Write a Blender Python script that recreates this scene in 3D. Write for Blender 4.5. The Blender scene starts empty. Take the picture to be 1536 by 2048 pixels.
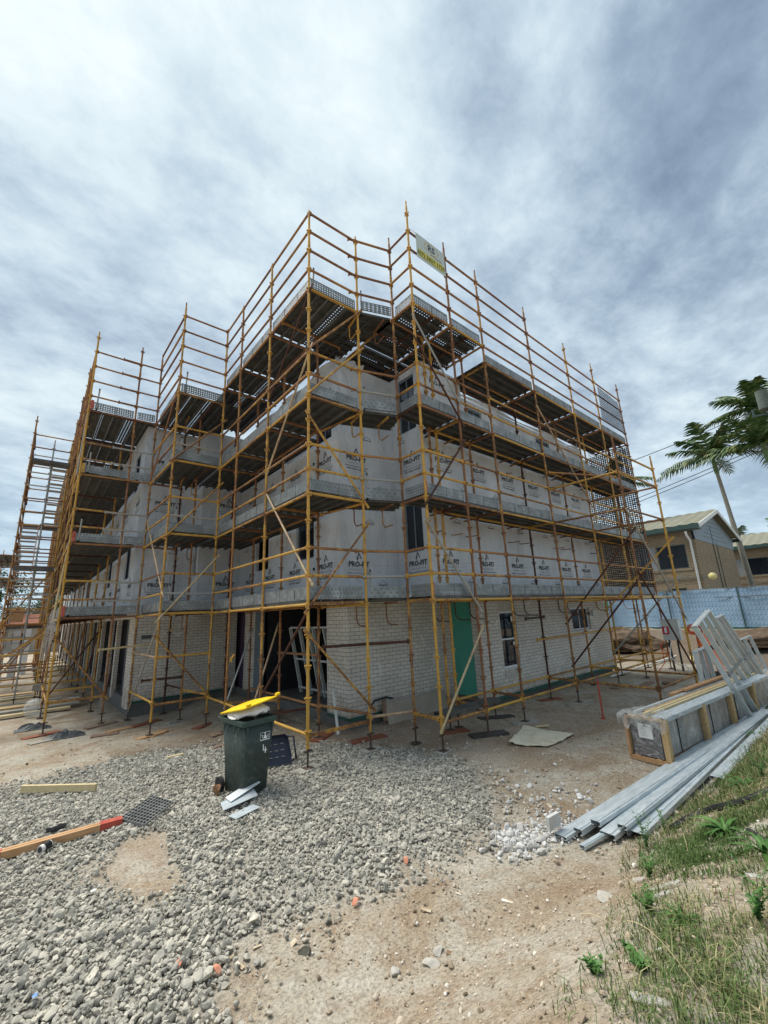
import bpy, math, random, numpy as np
from mathutils import Vector, Matrix, noise as mn
random.seed(7); rng = np.random.default_rng(7)
R_ = math.radians
SC = bpy.context.scene
COL = SC.collection
# ------------------------------------------------------------------ camera, sky, sun, exposure
CR = np.array([[0.76562593,-0.12264457,-0.63148653],[-0.64193435,-0.20926619,-0.73765029],[-0.04167998,0.97013709,-0.23894938]])
EYE = 2.35; FPX = 822.0
cam = bpy.data.objects.new('camera', bpy.data.cameras.new('camera')); COL.objects.link(cam)
cam.matrix_world = Matrix.Translation((0,0,EYE)) @ Matrix(CR.tolist()).to_4x4()
cam.data.sensor_fit = 'HORIZONTAL'; cam.data.sensor_width = 36; cam.data.lens = FPX/1536*36
cam.data.clip_start = 0.05; cam.data.clip_end = 2000
SC.camera = cam
SUN_EL, SUN_AZ = 63, 112          # behind thin cloud, high to the upper left
W = bpy.data.worlds.new('World'); SC.world = W; W.use_nodes = True
def world():
    nt = W.node_tree; N = nt.nodes; L = nt.links; N.clear()
    out = N.new('ShaderNodeOutputWorld'); bg = N.new('ShaderNodeBackground'); L.new(bg.outputs[0], out.inputs[0])
    sky = N.new('ShaderNodeTexSky'); sky.sky_type = 'NISHITA'; sky.sun_disc = False
    sky.sun_elevation = R_(SUN_EL); sky.sun_rotation = R_(90-SUN_AZ); sky.air_density = 1.1; sky.dust_density = 1.6
    skm = N.new('ShaderNodeMix'); skm.data_type = 'RGBA'; skm.blend_type = 'MULTIPLY'; skm.inputs[0].default_value = 1
    L.new(sky.outputs[0], skm.inputs[6]); skm.inputs[7].default_value = (.10,.10,.10,1)
    tc = N.new('ShaderNodeTexCoord'); sp = N.new('ShaderNodeSeparateXYZ'); L.new(tc.outputs['Generated'], sp.inputs[0])
    def m(op, a, b=None, c=None):
        n = N.new('ShaderNodeMath'); n.operation = op
        for i, v in enumerate((a,b,c)):
            if v is None: continue
            if isinstance(v, (int,float)): n.inputs[i].default_value = v
            else: L.new(v, n.inputs[i])
        return n.outputs[0]
    zc = m('MAXIMUM', sp.outputs[2], 0.0); zz = m('ADD', zc, 0.16)
    u = m('DIVIDE', sp.outputs[0], zz); v = m('DIVIDE', sp.outputs[1], zz)
    cb = N.new('ShaderNodeCombineXYZ'); L.new(u, cb.inputs[0]); L.new(v, cb.inputs[1])
    def nz(scale, det, rough, dist, loc, rot, sc):
        mp = N.new('ShaderNodeMapping'); L.new(cb.outputs[0], mp.inputs[0])
        mp.inputs['Location'].default_value = loc; mp.inputs['Rotation'].default_value = (0,0,R_(rot)); mp.inputs['Scale'].default_value = sc
        t = N.new('ShaderNodeTexNoise'); L.new(mp.outputs[0], t.inputs[0]); t.inputs['Scale'].default_value = scale
        t.inputs['Detail'].default_value = det; t.inputs['Roughness'].default_value = rough; t.inputs['Distortion'].default_value = dist
        return t.outputs[0]
    def ramp(src, pts):
        r = N.new('ShaderNodeValToRGB'); L.new(src, r.inputs[0]); e = r.color_ramp.elements
        while len(e) < len(pts): e.new(.5)
        for i, (p, c) in enumerate(pts):
            e[i].position = p; e[i].color = (*c, 1) if len(c) == 3 else c
        return r.outputs[0]
    big = nz(0.75, 3, .5, 0, (3.1,1.7,0), 35, (1,1.2,1))
    mid = nz(2.1, 7, .58, .12, (.3,4.2,2), 60, (1,1.5,1))
    fin = nz(8.0, 9, .64, .2, (5,1,3), 15, (1,1.15,1))
    s = m('ADD', m('MULTIPLY', big, .58), m('ADD', m('MULTIPLY', mid, .42), m('MULTIPLY', fin, .22)))
    # brighter towards the veiled sun
    sd = (math.cos(R_(SUN_EL))*math.cos(R_(SUN_AZ)), math.cos(R_(SUN_EL))*math.sin(R_(SUN_AZ)), math.sin(R_(SUN_EL)))
    dp = N.new('ShaderNodeVectorMath'); dp.operation = 'DOT_PRODUCT'; L.new(tc.outputs['Generated'], dp.inputs[0]); dp.inputs[1].default_value = sd
    glow = m('POWER', m('MAXIMUM', dp.outputs['Value'], 0), 6.0)
    s2 = m('ADD', s, m('MULTIPLY', glow, .09))
    ccol = ramp(s2, [(.43,(.17,.235,.33)),(.54,(.30,.39,.50)),(.62,(.46,.57,.67)),(.71,(.64,.75,.81)),(.86,(.90,.96,.97))])
    mask = ramp(s2, [(.40,(.72,.72,.72)),(.56,(.94,.94,.94)),(.68,(1,1,1))])
    # clear pale band low down
    lowm = ramp(zc, [(.0,(.80,.80,.80)),(.10,(.55,.55,.55)),(.34,(0,0,0))])
    hz = N.new('ShaderNodeMix'); hz.data_type = 'RGBA'; L.new(lowm, hz.inputs[0]); L.new(ccol, hz.inputs[6]); hz.inputs[7].default_value = (.55,.72,.84,1)
    mx = N.new('ShaderNodeMix'); mx.data_type = 'RGBA'; L.new(mask, mx.inputs[0]); L.new(skm.outputs[2], mx.inputs[6]); L.new(hz.outputs[2], mx.inputs[7])
    L.new(mx.outputs[2], bg.inputs[0]); bg.inputs[1].default_value = .66
world()
sl = bpy.data.lights.new('sun', 'SUN'); sl.energy = 2.9; sl.angle = R_(40); sl.color = (1,.95,.86)
so = bpy.data.objects.new('sun', sl); COL.objects.link(so)
so.rotation_euler = (R_(90-SUN_EL), 0, R_(SUN_AZ+90)); so.location = (0,0,30)
vs = SC.view_settings; vs.view_transform = 'Standard'; vs.look = 'None'; vs.exposure = 0.82; vs.gamma = 1; vs.use_curve_mapping = False
SC.render.engine = 'CYCLES'; SC.cycles.max_bounces = 6; SC.cycles.transparent_max_bounces = 16
# ------------------------------------------------------------------ measuring: where a sight line through the photo meets a height or a post
def ray(px, py): return CR @ np.array([px-768.0, -(py-1024.0), -FPX])
def at(px, py, z=0.0):
    r = ray(px, py); t = (z-EYE)/r[2]; return float(r[0]*t), float(r[1]*t)
def zat(px, py, x, y):
    r = ray(px, py); return float(EYE + r[2]/math.hypot(r[0], r[1])*math.hypot(x, y))
# ------------------------------------------------------------------ materials
MATS = {}
def nodemat(name):
    m = bpy.data.materials.new(name); m.use_nodes = True; nt = m.node_tree
    b = nt.nodes['Principled BSDF']; MATS[name] = m; return m, nt, nt.nodes, nt.links, b
def mth(nt, op, a, b=None, c=None):
    n = nt.nodes.new('ShaderNodeMath'); n.operation = op
    for i, v in enumerate((a,b,c)):
        if v is None: continue
        if isinstance(v, (int,float)): n.inputs[i].default_value = v
        else: nt.links.new(v, n.inputs[i])
    return n.outputs[0]
def rampn(nt, src, pts, interp='LINEAR'):
    r = nt.nodes.new('ShaderNodeValToRGB'); nt.links.new(src, r.inputs[0]); e = r.color_ramp.elements; r.color_ramp.interpolation = interp
    while len(e) < len(pts): e.new(.5)
    for i, (p, c) in enumerate(pts): e[i].position = p; e[i].color = (*c, 1)
    return r.outputs[0]
def noi(nt, scale, det=5, rough=.6, dist=0, sc=None, coord='Object'):
    tc = nt.nodes.new('ShaderNodeTexCoord'); src = tc.outputs[coord]
    if sc:
        mp = nt.nodes.new('ShaderNodeMapping'); nt.links.new(src, mp.inputs[0]); mp.inputs['Scale'].default_value = sc; src = mp.outputs[0]
    t = nt.nodes.new('ShaderNodeTexNoise'); nt.links.new(src, t.inputs[0]); t.inputs['Scale'].default_value = scale
    t.inputs['Detail'].default_value = det; t.inputs['Roughness'].default_value = rough; t.inputs['Distortion'].default_value = dist
    return t.outputs[0]
def bump(nt, b, h, strength=.3, dist=.01):
    bp = nt.nodes.new('ShaderNodeBump'); nt.links.new(h, bp.inputs['Height']); bp.inputs['Strength'].default_value = strength; bp.inputs['Distance'].default_value = dist
    nt.links.new(bp.outputs[0], b.inputs['Normal']); return bp
def mixc(nt, f, a, b, mode='MIX'):
    n = nt.nodes.new('ShaderNodeMix'); n.data_type = 'RGBA'; n.blend_type = mode
    for i, v in ((0,f),(6,a),(7,b)):
        if isinstance(v, (int,float)): n.inputs[i].default_value = v
        elif isinstance(v, tuple): n.inputs[i].default_value = (*v[:3], 1)
        else: nt.links.new(v, n.inputs[i])
    return n.outputs[2]
def simple(name, pts, scale=6, rough=.7, metal=0, bs=.2, bd=.004, det=6, sc=None, isl=0, dist=0, spec=.3):
    """pts: colours over a noise ramp"""
    m, nt, N, L, b = nodemat(name)
    n = noi(nt, scale, det, .62, dist, sc)
    if isl:
        g = N.new('ShaderNodeNewGeometry'); oi = N.new('ShaderNodeObjectInfo')
        r = g.outputs['Random Per Island'] if isl == 1 else oi.outputs['Random']
        n2 = mth(nt, 'ADD', n, mth(nt, 'MULTIPLY', mth(nt, 'SUBTRACT', r, .5), .35))
    else: n2 = n
    L.new(rampn(nt, n2, pts), b.inputs['Base Color'])
    b.inputs['Roughness'].default_value = rough; b.inputs['Metallic'].default_value = metal; b.inputs['Specular IOR Level'].default_value = spec
    if bs: bump(nt, b, n, bs, bd)
    return m
def tubemat(name, paint, rust, lo, hi, rough=.55):
    m, nt, N, L, b = nodemat(name)
    n = noi(nt, 20, 8, .75, .5); n2 = noi(nt, 2.6, 4, .6); oi = N.new('ShaderNodeObjectInfo')
    s = mth(nt, 'ADD', mth(nt, 'MULTIPLY', n, .62), mth(nt, 'MULTIPLY', n2, .38))
    s = mth(nt, 'ADD', s, mth(nt, 'MULTIPLY', mth(nt, 'SUBTRACT', oi.outputs['Random'], .5), .16))
    d = tuple(c*.72 for c in paint)
    L.new(rampn(nt, s, [(0,paint),(lo-.06,d),(lo,(rust[0]*1.6,rust[1]*1.6,rust[2]*1.6)),(hi,rust)]), b.inputs['Base Color'])
    b.inputs['Roughness'].default_value = rough; b.inputs['Specular IOR Level'].default_value = .35
    bump(nt, b, n, .35, .003); return m
tubemat('yellow_tube', (.68,.385,.07), (.16,.075,.032), .54, .60)
tubemat('rusty_backlit_tube', (.52,.27,.075), (.17,.08,.04), .47, .57, .75)  # real rust on lower tubes; on top lifts its brown stands in for backlight
tubemat('dark_rust', (.17,.07,.035), (.07,.03,.02), .4, .5, .85)
tubemat('galv_tube', (.42,.43,.42), (.22,.20,.17), .55, .68, .45)
tubemat('pale_tube', (.66,.53,.29), (.26,.17,.11), .54, .66, .6)
simple('galv', [(.25,(.12,.127,.125)),(.5,(.20,.21,.208)),(.75,(.33,.345,.345))], 9, .48, .35, .15)
simple('red_paint', [(.3,(.36,.06,.04)),(.55,(.46,.09,.06)),(.7,(.42,.20,.12))], 12, .6)
simple('jack', [(.3,(.05,.035,.03)),(.7,(.11,.075,.055))], 20, .8)
simple('concrete', [(.3,(.22,.205,.18)),(.6,(.31,.29,.26)),(.8,(.38,.36,.33))], 5, .92, 0, .3)
simple('sill_brick', [(.3,(.42,.39,.34)),(.7,(.54,.50,.45))], 6, .9)
simple('slab_dark', [(.3,(.10,.10,.10)),(.7,(.17,.17,.16))], 4, .9)
simple('green_membrane', [(.3,(.02,.07,.055)),(.7,(.04,.13,.105))], 3, .5)
simple('green_board', [(.3,(.065,.29,.22)),(.5,(.075,.33,.25)),(.75,(.095,.36,.28))], 1.6, .6, 0, .1)
simple('jamb', [(.3,(.13,.17,.20)),(.7,(.17,.21,.24))], 2, .7)
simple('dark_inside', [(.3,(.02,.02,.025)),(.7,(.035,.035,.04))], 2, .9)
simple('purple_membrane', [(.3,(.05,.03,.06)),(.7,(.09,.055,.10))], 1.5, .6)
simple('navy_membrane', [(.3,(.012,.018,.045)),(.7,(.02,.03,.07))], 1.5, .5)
simple('white_frame', [(.3,(.62,.64,.66)),(.7,(.74,.76,.77))], 5, .4)
simple('timber_new', [(.3,(.42,.27,.13)),(.55,(.55,.38,.19)),(.75,(.62,.46,.26))], 3, .75, 0, .2, .003, 6, (1,12,12))
simple('timber_pine', [(.3,(.50,.40,.22)),(.6,(.62,.52,.31)),(.8,(.66,.58,.38))], 3, .75, 0, .2, .003, 6, (1,10,10))
simple('timber_orange', [(.3,(.34,.17,.08)),(.55,(.48,.29,.15)),(.8,(.54,.37,.22))], 4, .8, 0, .25, .003, 6, (1,8,8))
simple('timber_old', [(.3,(.14,.09,.06)),(.55,(.25,.17,.12)),(.75,(.36,.28,.22))], 4, .9, 0, .4, .004, 6, (2,9,9))
simple('timber_grey', [(.3,(.24,.23,.20)),(.6,(.36,.34,.30)),(.8,(.45,.43,.38))], 4, .9, 0, .4, .004, 6, (2,9,9))
simple('timber_red', [(.3,(.18,.06,.035)),(.7,(.30,.11,.06))], 4, .85, 0, .3, .004, 6, (2,9,9))
simple('timber_black', [(.3,(.035,.035,.032)),(.7,(.075,.07,.065))], 4, .85)
simple('ply', [(.3,(.30,.26,.21)),(.55,(.36,.32,.27)),(.75,(.42,.38,.32))], 3, .85, 0, .15)
simple('bin_green', [(.3,(.03,.042,.037)),(.55,(.045,.06,.052)),(.66,(.075,.085,.07)),(.76,(.18,.175,.15))], 16, .55, 0, .15)
simple('bin_rim', [(.3,(.03,.055,.045)),(.7,(.05,.075,.065))], 8, .5)
simple('yellow_plastic', [(.3,(.82,.52,.01)),(.7,(.88,.60,.02))], 4, .4, 0, .05)
simple('white_bag', [(.3,(.62,.60,.56)),(.55,(.78,.76,.72)),(.72,(.80,.79,.77)),(.8,(.70,.40,.25))], 3, .55, 0, .5, .01)
simple('white_paint', [(.3,(.74,.74,.72)),(.7,(.80,.80,.79))], 6, .6)
simple('timber_litter', [(.3,(.20,.13,.08)),(.5,(.42,.33,.22)),(.7,(.66,.60,.50)),(.8,(.7,.7,.68))], 9, .85, 0, 0, .01, 5, None, 1)
simple('rubber', [(.3,(.02,.02,.02)),(.7,(.035,.035,.035))], 8, .8)
simple('navy_plastic', [(.3,(.012,.016,.03)),(.7,(.02,.028,.05))], 6, .45)
simple('paper_brown', [(.3,(.16,.08,.04)),(.7,(.32,.19,.11))], 20, .9, 0, .4)
simple('zinc_sheet', [(.3,(.40,.46,.49)),(.55,(.54,.60,.63)),(.75,(.68,.72,.74))], 4, .4, .25, .1, .003, 4, (1,5,5))
simple('frame_steel', [(.3,(.50,.53,.52)),(.6,(.60,.63,.62)),(.8,(.68,.71,.70))], 6, .45, .2, .08)
simple('mat_cloth', [(.3,(.46,.40,.28)),(.5,(.60,.55,.42)),(.75,(.66,.61,.48))], 5, .95, 0, .3)
simple('terracotta', [(.3,(.46,.17,.10)),(.5,(.56,.24,.15)),(.7,(.62,.36,.27))], 30, .85)
simple('pvc', [(.3,(.60,.60,.57)),(.7,(.70,.70,.67))], 8, .5)
simple('sheet_grey', [(.3,(.05,.055,.06)),(.7,(.10,.105,.11))], 8, .5)
simple('black_plastic', [(.3,(.012,.013,.014)),(.7,(.03,.03,.032))], 8, .45)
simple('orange_plastic', [(.3,(.72,.13,.03)),(.7,(.80,.19,.05))], 6, .5)
simple('cord_orange', [(.3,(.65,.10,.03)),(.7,(.75,.17,.07))], 6, .5)
simple('box_grey', [(.3,(.50,.52,.50)),(.7,(.58,.60,.58))], 3, .5, 0, .03)
simple('sign_red', [(.3,(.50,.02,.04)),(.7,(.55,.03,.05))], 3, .5, 0, 0)
simple('sign_green', [(.3,(.01,.28,.12)),(.7,(.02,.34,.15))], 3, .5, 0, 0)
simple('ink', [(.3,(.055,.056,.06)),(.7,(.085,.086,.09))], 3, .7, 0, 0)
simple('ink_soft', [(.3,(.16,.165,.17)),(.7,(.22,.225,.23))], 3, .7, 0, 0)
simple('sign_white', [(.3,(.42,.48,.46)),(.7,(.48,.54,.52))], 3, .5, 0, 0)
simple('sign_yellow', [(.3,(.46,.42,.04)),(.7,(.52,.48,.06))], 3, .5, 0, 0)
simple('sign_gold', [(.3,(.50,.33,.06)),(.7,(.55,.38,.08))], 3, .5, 0, 0)
simple('house_roof', [(.3,(.165,.16,.115)),(.7,(.215,.21,.155))], 2, .6, .0, .05)
simple('fascia', [(.3,(.04,.075,.07)),(.7,(.05,.09,.085))], 2, .5, 0, 0)
simple('pipe_white', [(.3,(.66,.68,.66)),(.7,(.74,.76,.74))], 2, .5, 0, 0)
simple('cladding', [(.3,(.20,.26,.31)),(.7,(.27,.33,.38))], 3, .7, 0, .1, .003, 5, (1,1,9))
simple('curtain', [(.3,(.28,.33,.33)),(.7,(.45,.50,.50))], 8, .9, 0, .1, .003, 5, (8,8,.4))
simple('globe', [(.3,(.55,.48,.20)),(.7,(.62,.55,.26))], 3, .5, 0, 0)
simple('trunk', [(.3,(.16,.15,.12)),(.5,(.27,.26,.22)),(.75,(.40,.39,.35))], 5, .9, 0, .4, .01, 6, (1,1,6))
simple('crownshaft', [(.3,(.10,.17,.06)),(.7,(.17,.24,.10))], 3, .6)
simple('frond', [(.3,(.025,.06,.02)),(.45,(.05,.10,.03)),(.6,(.10,.16,.05)),(.8,(.26,.26,.12))], 2.5, .5, 0, 0, .01, 5, None, 1)
simple('foliage', [(.3,(.02,.05,.015)),(.55,(.04,.085,.025)),(.8,(.08,.13,.04))], 1.5, .7, 0, 0, .01, 5, None, 1)
simple('leaf', [(.3,(.04,.11,.02)),(.55,(.07,.17,.035)),(.8,(.12,.22,.06))], 6, .5, 0, 0, .01, 5, None, 1)
simple('grass', [(.22,(.045,.085,.02)),(.46,(.08,.135,.032)),(.56,(.17,.19,.075)),(.67,(.36,.31,.17)),(.85,(.50,.42,.25))], 1.1, .7, 0, 0, .01, 4, None, 1)
simple('wire', [(.3,(.02,.02,.022)),(.7,(.03,.03,.032))], 2, .7, 0, 0)
simple('pole', [(.3,(.08,.10,.09)),(.7,(.13,.15,.135))], 4, .85)
simple('gravel', [(.15,(.14,.132,.115)),(.36,(.275,.263,.23)),(.55,(.40,.38,.325)),(.78,(.56,.52,.44)),(.95,(.46,.35,.26))], 7, .9, 0, .35, .004, 5, None, 1)
simple('pebbles', [(.2,(.18,.14,.10)),(.45,(.36,.29,.21)),(.6,(.50,.43,.34)),(.8,(.70,.66,.60))], 5, .9, 0, .3, .003, 5, None, 1)
simple('white_rock', [(.25,(.36,.35,.33)),(.5,(.54,.53,.51)),(.8,(.68,.675,.66))], 6, .9, 0, .35, .004, 5, None, 1)
simple('rock_dark', [(.25,(.08,.08,.065)),(.5,(.15,.145,.12)),(.8,(.24,.23,.19))], 12, .9, 0, .5, .01)
simple('rock_pale', [(.25,(.26,.25,.22)),(.5,(.40,.38,.34)),(.8,(.52,.47,.40))], 12, .9, 0, .5, .01)
simple('soil', [(.3,(.05,.033,.022)),(.55,(.10,.07,.045)),(.8,(.19,.145,.10))], 3, .95, 0, .6, .05)
simple('bark_grey', [(.3,(.10,.085,.07)),(.7,(.2,.17,.14))], 5, .9)
simple('plastic_blue', [(.3,(.10,.22,.48)),(.7,(.2,.35,.6))], 5, .5)
def special():
    # galvanised plank underside: ribs and dirt
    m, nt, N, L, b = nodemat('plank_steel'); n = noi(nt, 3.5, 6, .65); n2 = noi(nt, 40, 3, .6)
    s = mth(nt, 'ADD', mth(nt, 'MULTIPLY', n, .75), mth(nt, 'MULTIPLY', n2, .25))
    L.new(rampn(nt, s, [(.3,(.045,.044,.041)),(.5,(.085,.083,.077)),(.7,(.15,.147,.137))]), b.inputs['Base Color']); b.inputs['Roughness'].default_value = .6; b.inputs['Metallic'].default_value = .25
    # perforated plank / toe board: round alpha holes; dimple shade painted as dark dots
    for nm, along, pitch, rad in (('plank_perf_x', 0, .078, .21), ('plank_perf_y', 1, .078, .21), ('toe_perf', 2, .06, .27), ('toe_dimple', 3, .075, .22)):
        m, nt, N, L, b = nodemat(nm); tc = N.new('ShaderNodeTexCoord'); sp = N.new('ShaderNodeSeparateXYZ'); L.new(tc.outputs['Object'], sp.inputs[0])
        if along < 2: a, c = sp.outputs[0], sp.outputs[1]
        else: a, c = mth(nt, 'ADD', sp.outputs[0], sp.outputs[1]), sp.outputs[2]
        row = mth(nt, 'MULTIPLY', c, 1/pitch)
        odd = mth(nt, 'MULTIPLY', mth(nt, 'MODULO', mth(nt, 'FLOOR', mth(nt, 'ADD', row, 1000)), 2.0), .5) if along == 3 else 0.0
        fa = mth(nt, 'SUBTRACT', mth(nt, 'FRACT', mth(nt, 'ADD', mth(nt, 'MULTIPLY', a, 1/pitch), odd)), .5); fc = mth(nt, 'SUBTRACT', mth(nt, 'FRACT', row), .5)
        d = mth(nt, 'SQRT', mth(nt, 'ADD', mth(nt, 'MULTIPLY', fa, fa), mth(nt, 'MULTIPLY', fc, fc)))
        hole = mth(nt, 'LESS_THAN', d, rad)
        n = noi(nt, 4, 6, .6)
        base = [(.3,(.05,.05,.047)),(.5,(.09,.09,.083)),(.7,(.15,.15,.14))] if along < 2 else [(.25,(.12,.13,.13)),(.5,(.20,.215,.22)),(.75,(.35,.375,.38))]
        b.inputs['Roughness'].default_value = .5; b.inputs['Metallic'].default_value = .3
        c0 = rampn(nt, n, base)
        if along == 3:
            L.new(mixc(nt, mth(nt, 'MULTIPLY', hole, .8), c0, (.10,.10,.10)), b.inputs['Base Color'])  # recess shade of the dimples painted as dark dots
        else:
            # holes come in blocks, with plain steel between
            a2 = mth(nt, 'FRACT', mth(nt, 'MULTIPLY', a, 1.0/.95)); blk = mth(nt, 'MULTIPLY', mth(nt, 'GREATER_THAN', a2, .10), mth(nt, 'LESS_THAN', a2, .84)) if along < 2 else mth(nt, 'LESS_THAN', d, 9)
            L.new(c0, b.inputs['Base Color']); L.new(mth(nt, 'SUBTRACT', 1.0, mth(nt, 'MULTIPLY', hole, blk)), b.inputs['Alpha'])
    # brick walls: cream bricks, thin dark joints, both wall directions
    for nm, c1, c2, mo, ms in (('brick_cream', (.72,.68,.62), (.63,.595,.54), (.10,.095,.09), .0045), ('brick_tan', (.30,.225,.14), (.20,.145,.088), (.38,.32,.235), .012)):
        m, nt, N, L, b = nodemat(nm); tc = N.new('ShaderNodeTexCoord'); sp = N.new('ShaderNodeSeparateXYZ'); L.new(tc.outputs['Object'], sp.inputs[0])
        cb = N.new('ShaderNodeCombineXYZ'); L.new(mth(nt, 'ADD', sp.outputs[0], sp.outputs[1]), cb.inputs[0]); L.new(sp.outputs[2], cb.inputs[1])
        bt = N.new('ShaderNodeTexBrick'); L.new(cb.outputs[0], bt.inputs['Vector']); bt.inputs['Scale'].default_value = 1
        bt.inputs['Brick Width'].default_value = .24; bt.inputs['Row Height'].default_value = .086; bt.inputs['Mortar Size'].default_value = ms; bt.inputs['Mortar Smooth'].default_value = .2
        bt.inputs['Color1'].default_value = (*c1,1); bt.inputs['Color2'].default_value = (*c2,1); bt.inputs['Mortar'].default_value = (*mo,1)
        n = noi(nt, 1.2, 5, .6); n2 = noi(nt, 45, 4, .7)
        cc = mixc(nt, .55, bt.outputs[0], rampn(nt, n, [(.3,(.62,.60,.56)),(.7,(1,1,1))]), 'MULTIPLY')
        cc = mixc(nt, .4, cc, rampn(nt, n2, [(.3,(.75,.73,.70)),(.6,(1,1,1))]), 'MULTIPLY')
        low = mth(nt, 'MULTIPLY', rampn(nt, sp.outputs[2], [(.2,(1,1,1)),(.75,(0,0,0))]), rampn(nt, noi(nt, 3.5, 7, .7, .8), [(.42,(0,0,0)),(.62,(1,1,1))]))
        cc = mixc(nt, mth(nt, 'MULTIPLY', low, .6), cc, (.30,.22,.15))
        sme = rampn(nt, noi(nt, 2.2, 8, .72, 1.2), [(.56,(0,0,0)),(.66,(.55,.55,.55))]); cc = mixc(nt, sme, cc, tuple(min(1,q*1.15) for q in c1))
        L.new(cc, b.inputs['Base Color']); b.inputs['Roughness'].default_value = .9
        bump(nt, b, mth(nt, 'SUBTRACT', mth(nt, 'MULTIPLY', n2, .2), bt.outputs['Fac']), .6, .006)
    # building wrap: pale sheet, taut ripples between studs
    m, nt, N, L, b = nodemat('wrap'); n = noi(nt, 1.6, 6, .6, .6, (1,1,.45)); n2 = noi(nt, 7, 4, .6, 1.2, (1,1,.5))
    tc = N.new('ShaderNodeTexCoord'); sp = N.new('ShaderNodeSeparateXYZ'); L.new(tc.outputs['Object'], sp.inputs[0])
    st = mth(nt, 'ABSOLUTE', mth(nt, 'SINE', mth(nt, 'MULTIPLY', mth(nt, 'ADD', sp.outputs[0], sp.outputs[1]), math.pi/.6)))
    seam = mth(nt, 'LESS_THAN', mth(nt, 'ABSOLUTE', mth(nt, 'SUBTRACT', mth(nt, 'FRACT', mth(nt, 'MULTIPLY', mth(nt, 'ADD', sp.outputs[2], 1.25), 1/1.35)), .5)), .006)
    c = rampn(nt, n, [(.3,(.46,.48,.51)),(.5,(.54,.56,.59)),(.7,(.64,.66,.685))])
    c = mixc(nt, mth(nt, 'MULTIPLY', seam, .5), c, (.34,.34,.34))
    L.new(c, b.inputs['Base Color']); b.inputs['Roughness'].default_value = .42
    h = mth(nt, 'ADD', mth(nt, 'MULTIPLY', n2, 1.0), mth(nt, 'ADD', mth(nt, 'MULTIPLY', n, .5), mth(nt, 'MULTIPLY', mth(nt, 'POWER', st, 6), -.22)))
    bump(nt, b, h, .75, .06)
    # glass
    m, nt, N, L, b = nodemat('glass'); b.inputs['Base Color'].default_value = (.02,.025,.035,1); b.inputs['Roughness'].default_value = .04; b.inputs['Alpha'].default_value = .72; b.inputs['Specular IOR Level'].default_value = .6
    # clear film
    m, nt, N, L, b = nodemat('film'); n = noi(nt, 4, 7, .7, 1.5); 
    b.inputs['Roughness'].default_value = .25; b.inputs['Base Color'].default_value = (.66,.66,.64,1)
    L.new(rampn(nt, n, [(.35,(.15,.15,.15)),(.6,(.5,.5,.5)),(.75,(.8,.8,.8))]), b.inputs['Alpha']); bump(nt, b, n, .8, .03)
    # wrapped pack sides: grey brown pack behind film creases
    m, nt, N, L, b = nodemat('pack_side'); n = noi(nt, 3, 7, .65, 1.5, (1,1,.6)); n2 = noi(nt, 12, 5, .7, 2)
    L.new(rampn(nt, mth(nt, 'ADD', mth(nt, 'MULTIPLY', n, .6), mth(nt, 'MULTIPLY', n2, .4)), [(.35,(.20,.185,.165)),(.47,(.34,.32,.29)),(.57,(.46,.45,.42)),(.67,(.70,.70,.68))]), b.inputs['Base Color']); b.inputs['Roughness'].default_value = .35; bump(nt, b, n, .9, .04)
    m, nt, N, L, b = nodemat('pack_end'); w = N.new('ShaderNodeTexWave'); tc = N.new('ShaderNodeTexCoord'); L.new(tc.outputs['Object'], w.inputs[0]); w.bands_direction = 'Z'; w.inputs['Scale'].default_value = 24; w.inputs['Distortion'].default_value = 1.5; w.inputs['Detail'].default_value = 3
    n = noi(nt, 5, 7, .7, 2.5, (1,1,1.6)); c = rampn(nt, w.outputs[1], [(.2,(.07,.065,.065)),(.6,(.20,.19,.19))])
    L.new(mixc(nt, rampn(nt, n, [(.48,(0,0,0)),(.62,(.8,.8,.8))]), c, (.48,.47,.46)), b.inputs['Base Color']); b.inputs['Roughness'].default_value = .4; bump(nt, b, n, .6, .02)
    # blue printed shade cloth
    m, nt, N, L, b = nodemat('blue_cloth'); tc = N.new('ShaderNodeTexCoord'); sp = N.new('ShaderNodeSeparateXYZ'); L.new(tc.outputs['Object'], sp.inputs[0])
    y, z = sp.outputs[1], sp.outputs[2]
    zig = mth(nt, 'PINGPONG', mth(nt, 'MULTIPLY', z, 1.0), .11)
    a = mth(nt, 'FRACT', mth(nt, 'MULTIPLY', mth(nt, 'ADD', y, zig), 7.0)); pa = mth(nt, 'LESS_THAN', a, .42)
    pb = mth(nt, 'GREATER_THAN', mth(nt, 'FRACT', mth(nt, 'MULTIPLY', z, 4.6)), .22)
    n = noi(nt, 1.2, 5, .6)
    c = mixc(nt, mth(nt, 'MULTIPLY', mth(nt, 'MULTIPLY', pa, pb), .55), rampn(nt, n, [(.3,(.16,.28,.42)),(.7,(.25,.39,.53))]), (.45,.56,.67))
    L.new(c, b.inputs['Base Color']); b.inputs['Roughness'].default_value = .8; bump(nt, b, n, .6, .08)
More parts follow.
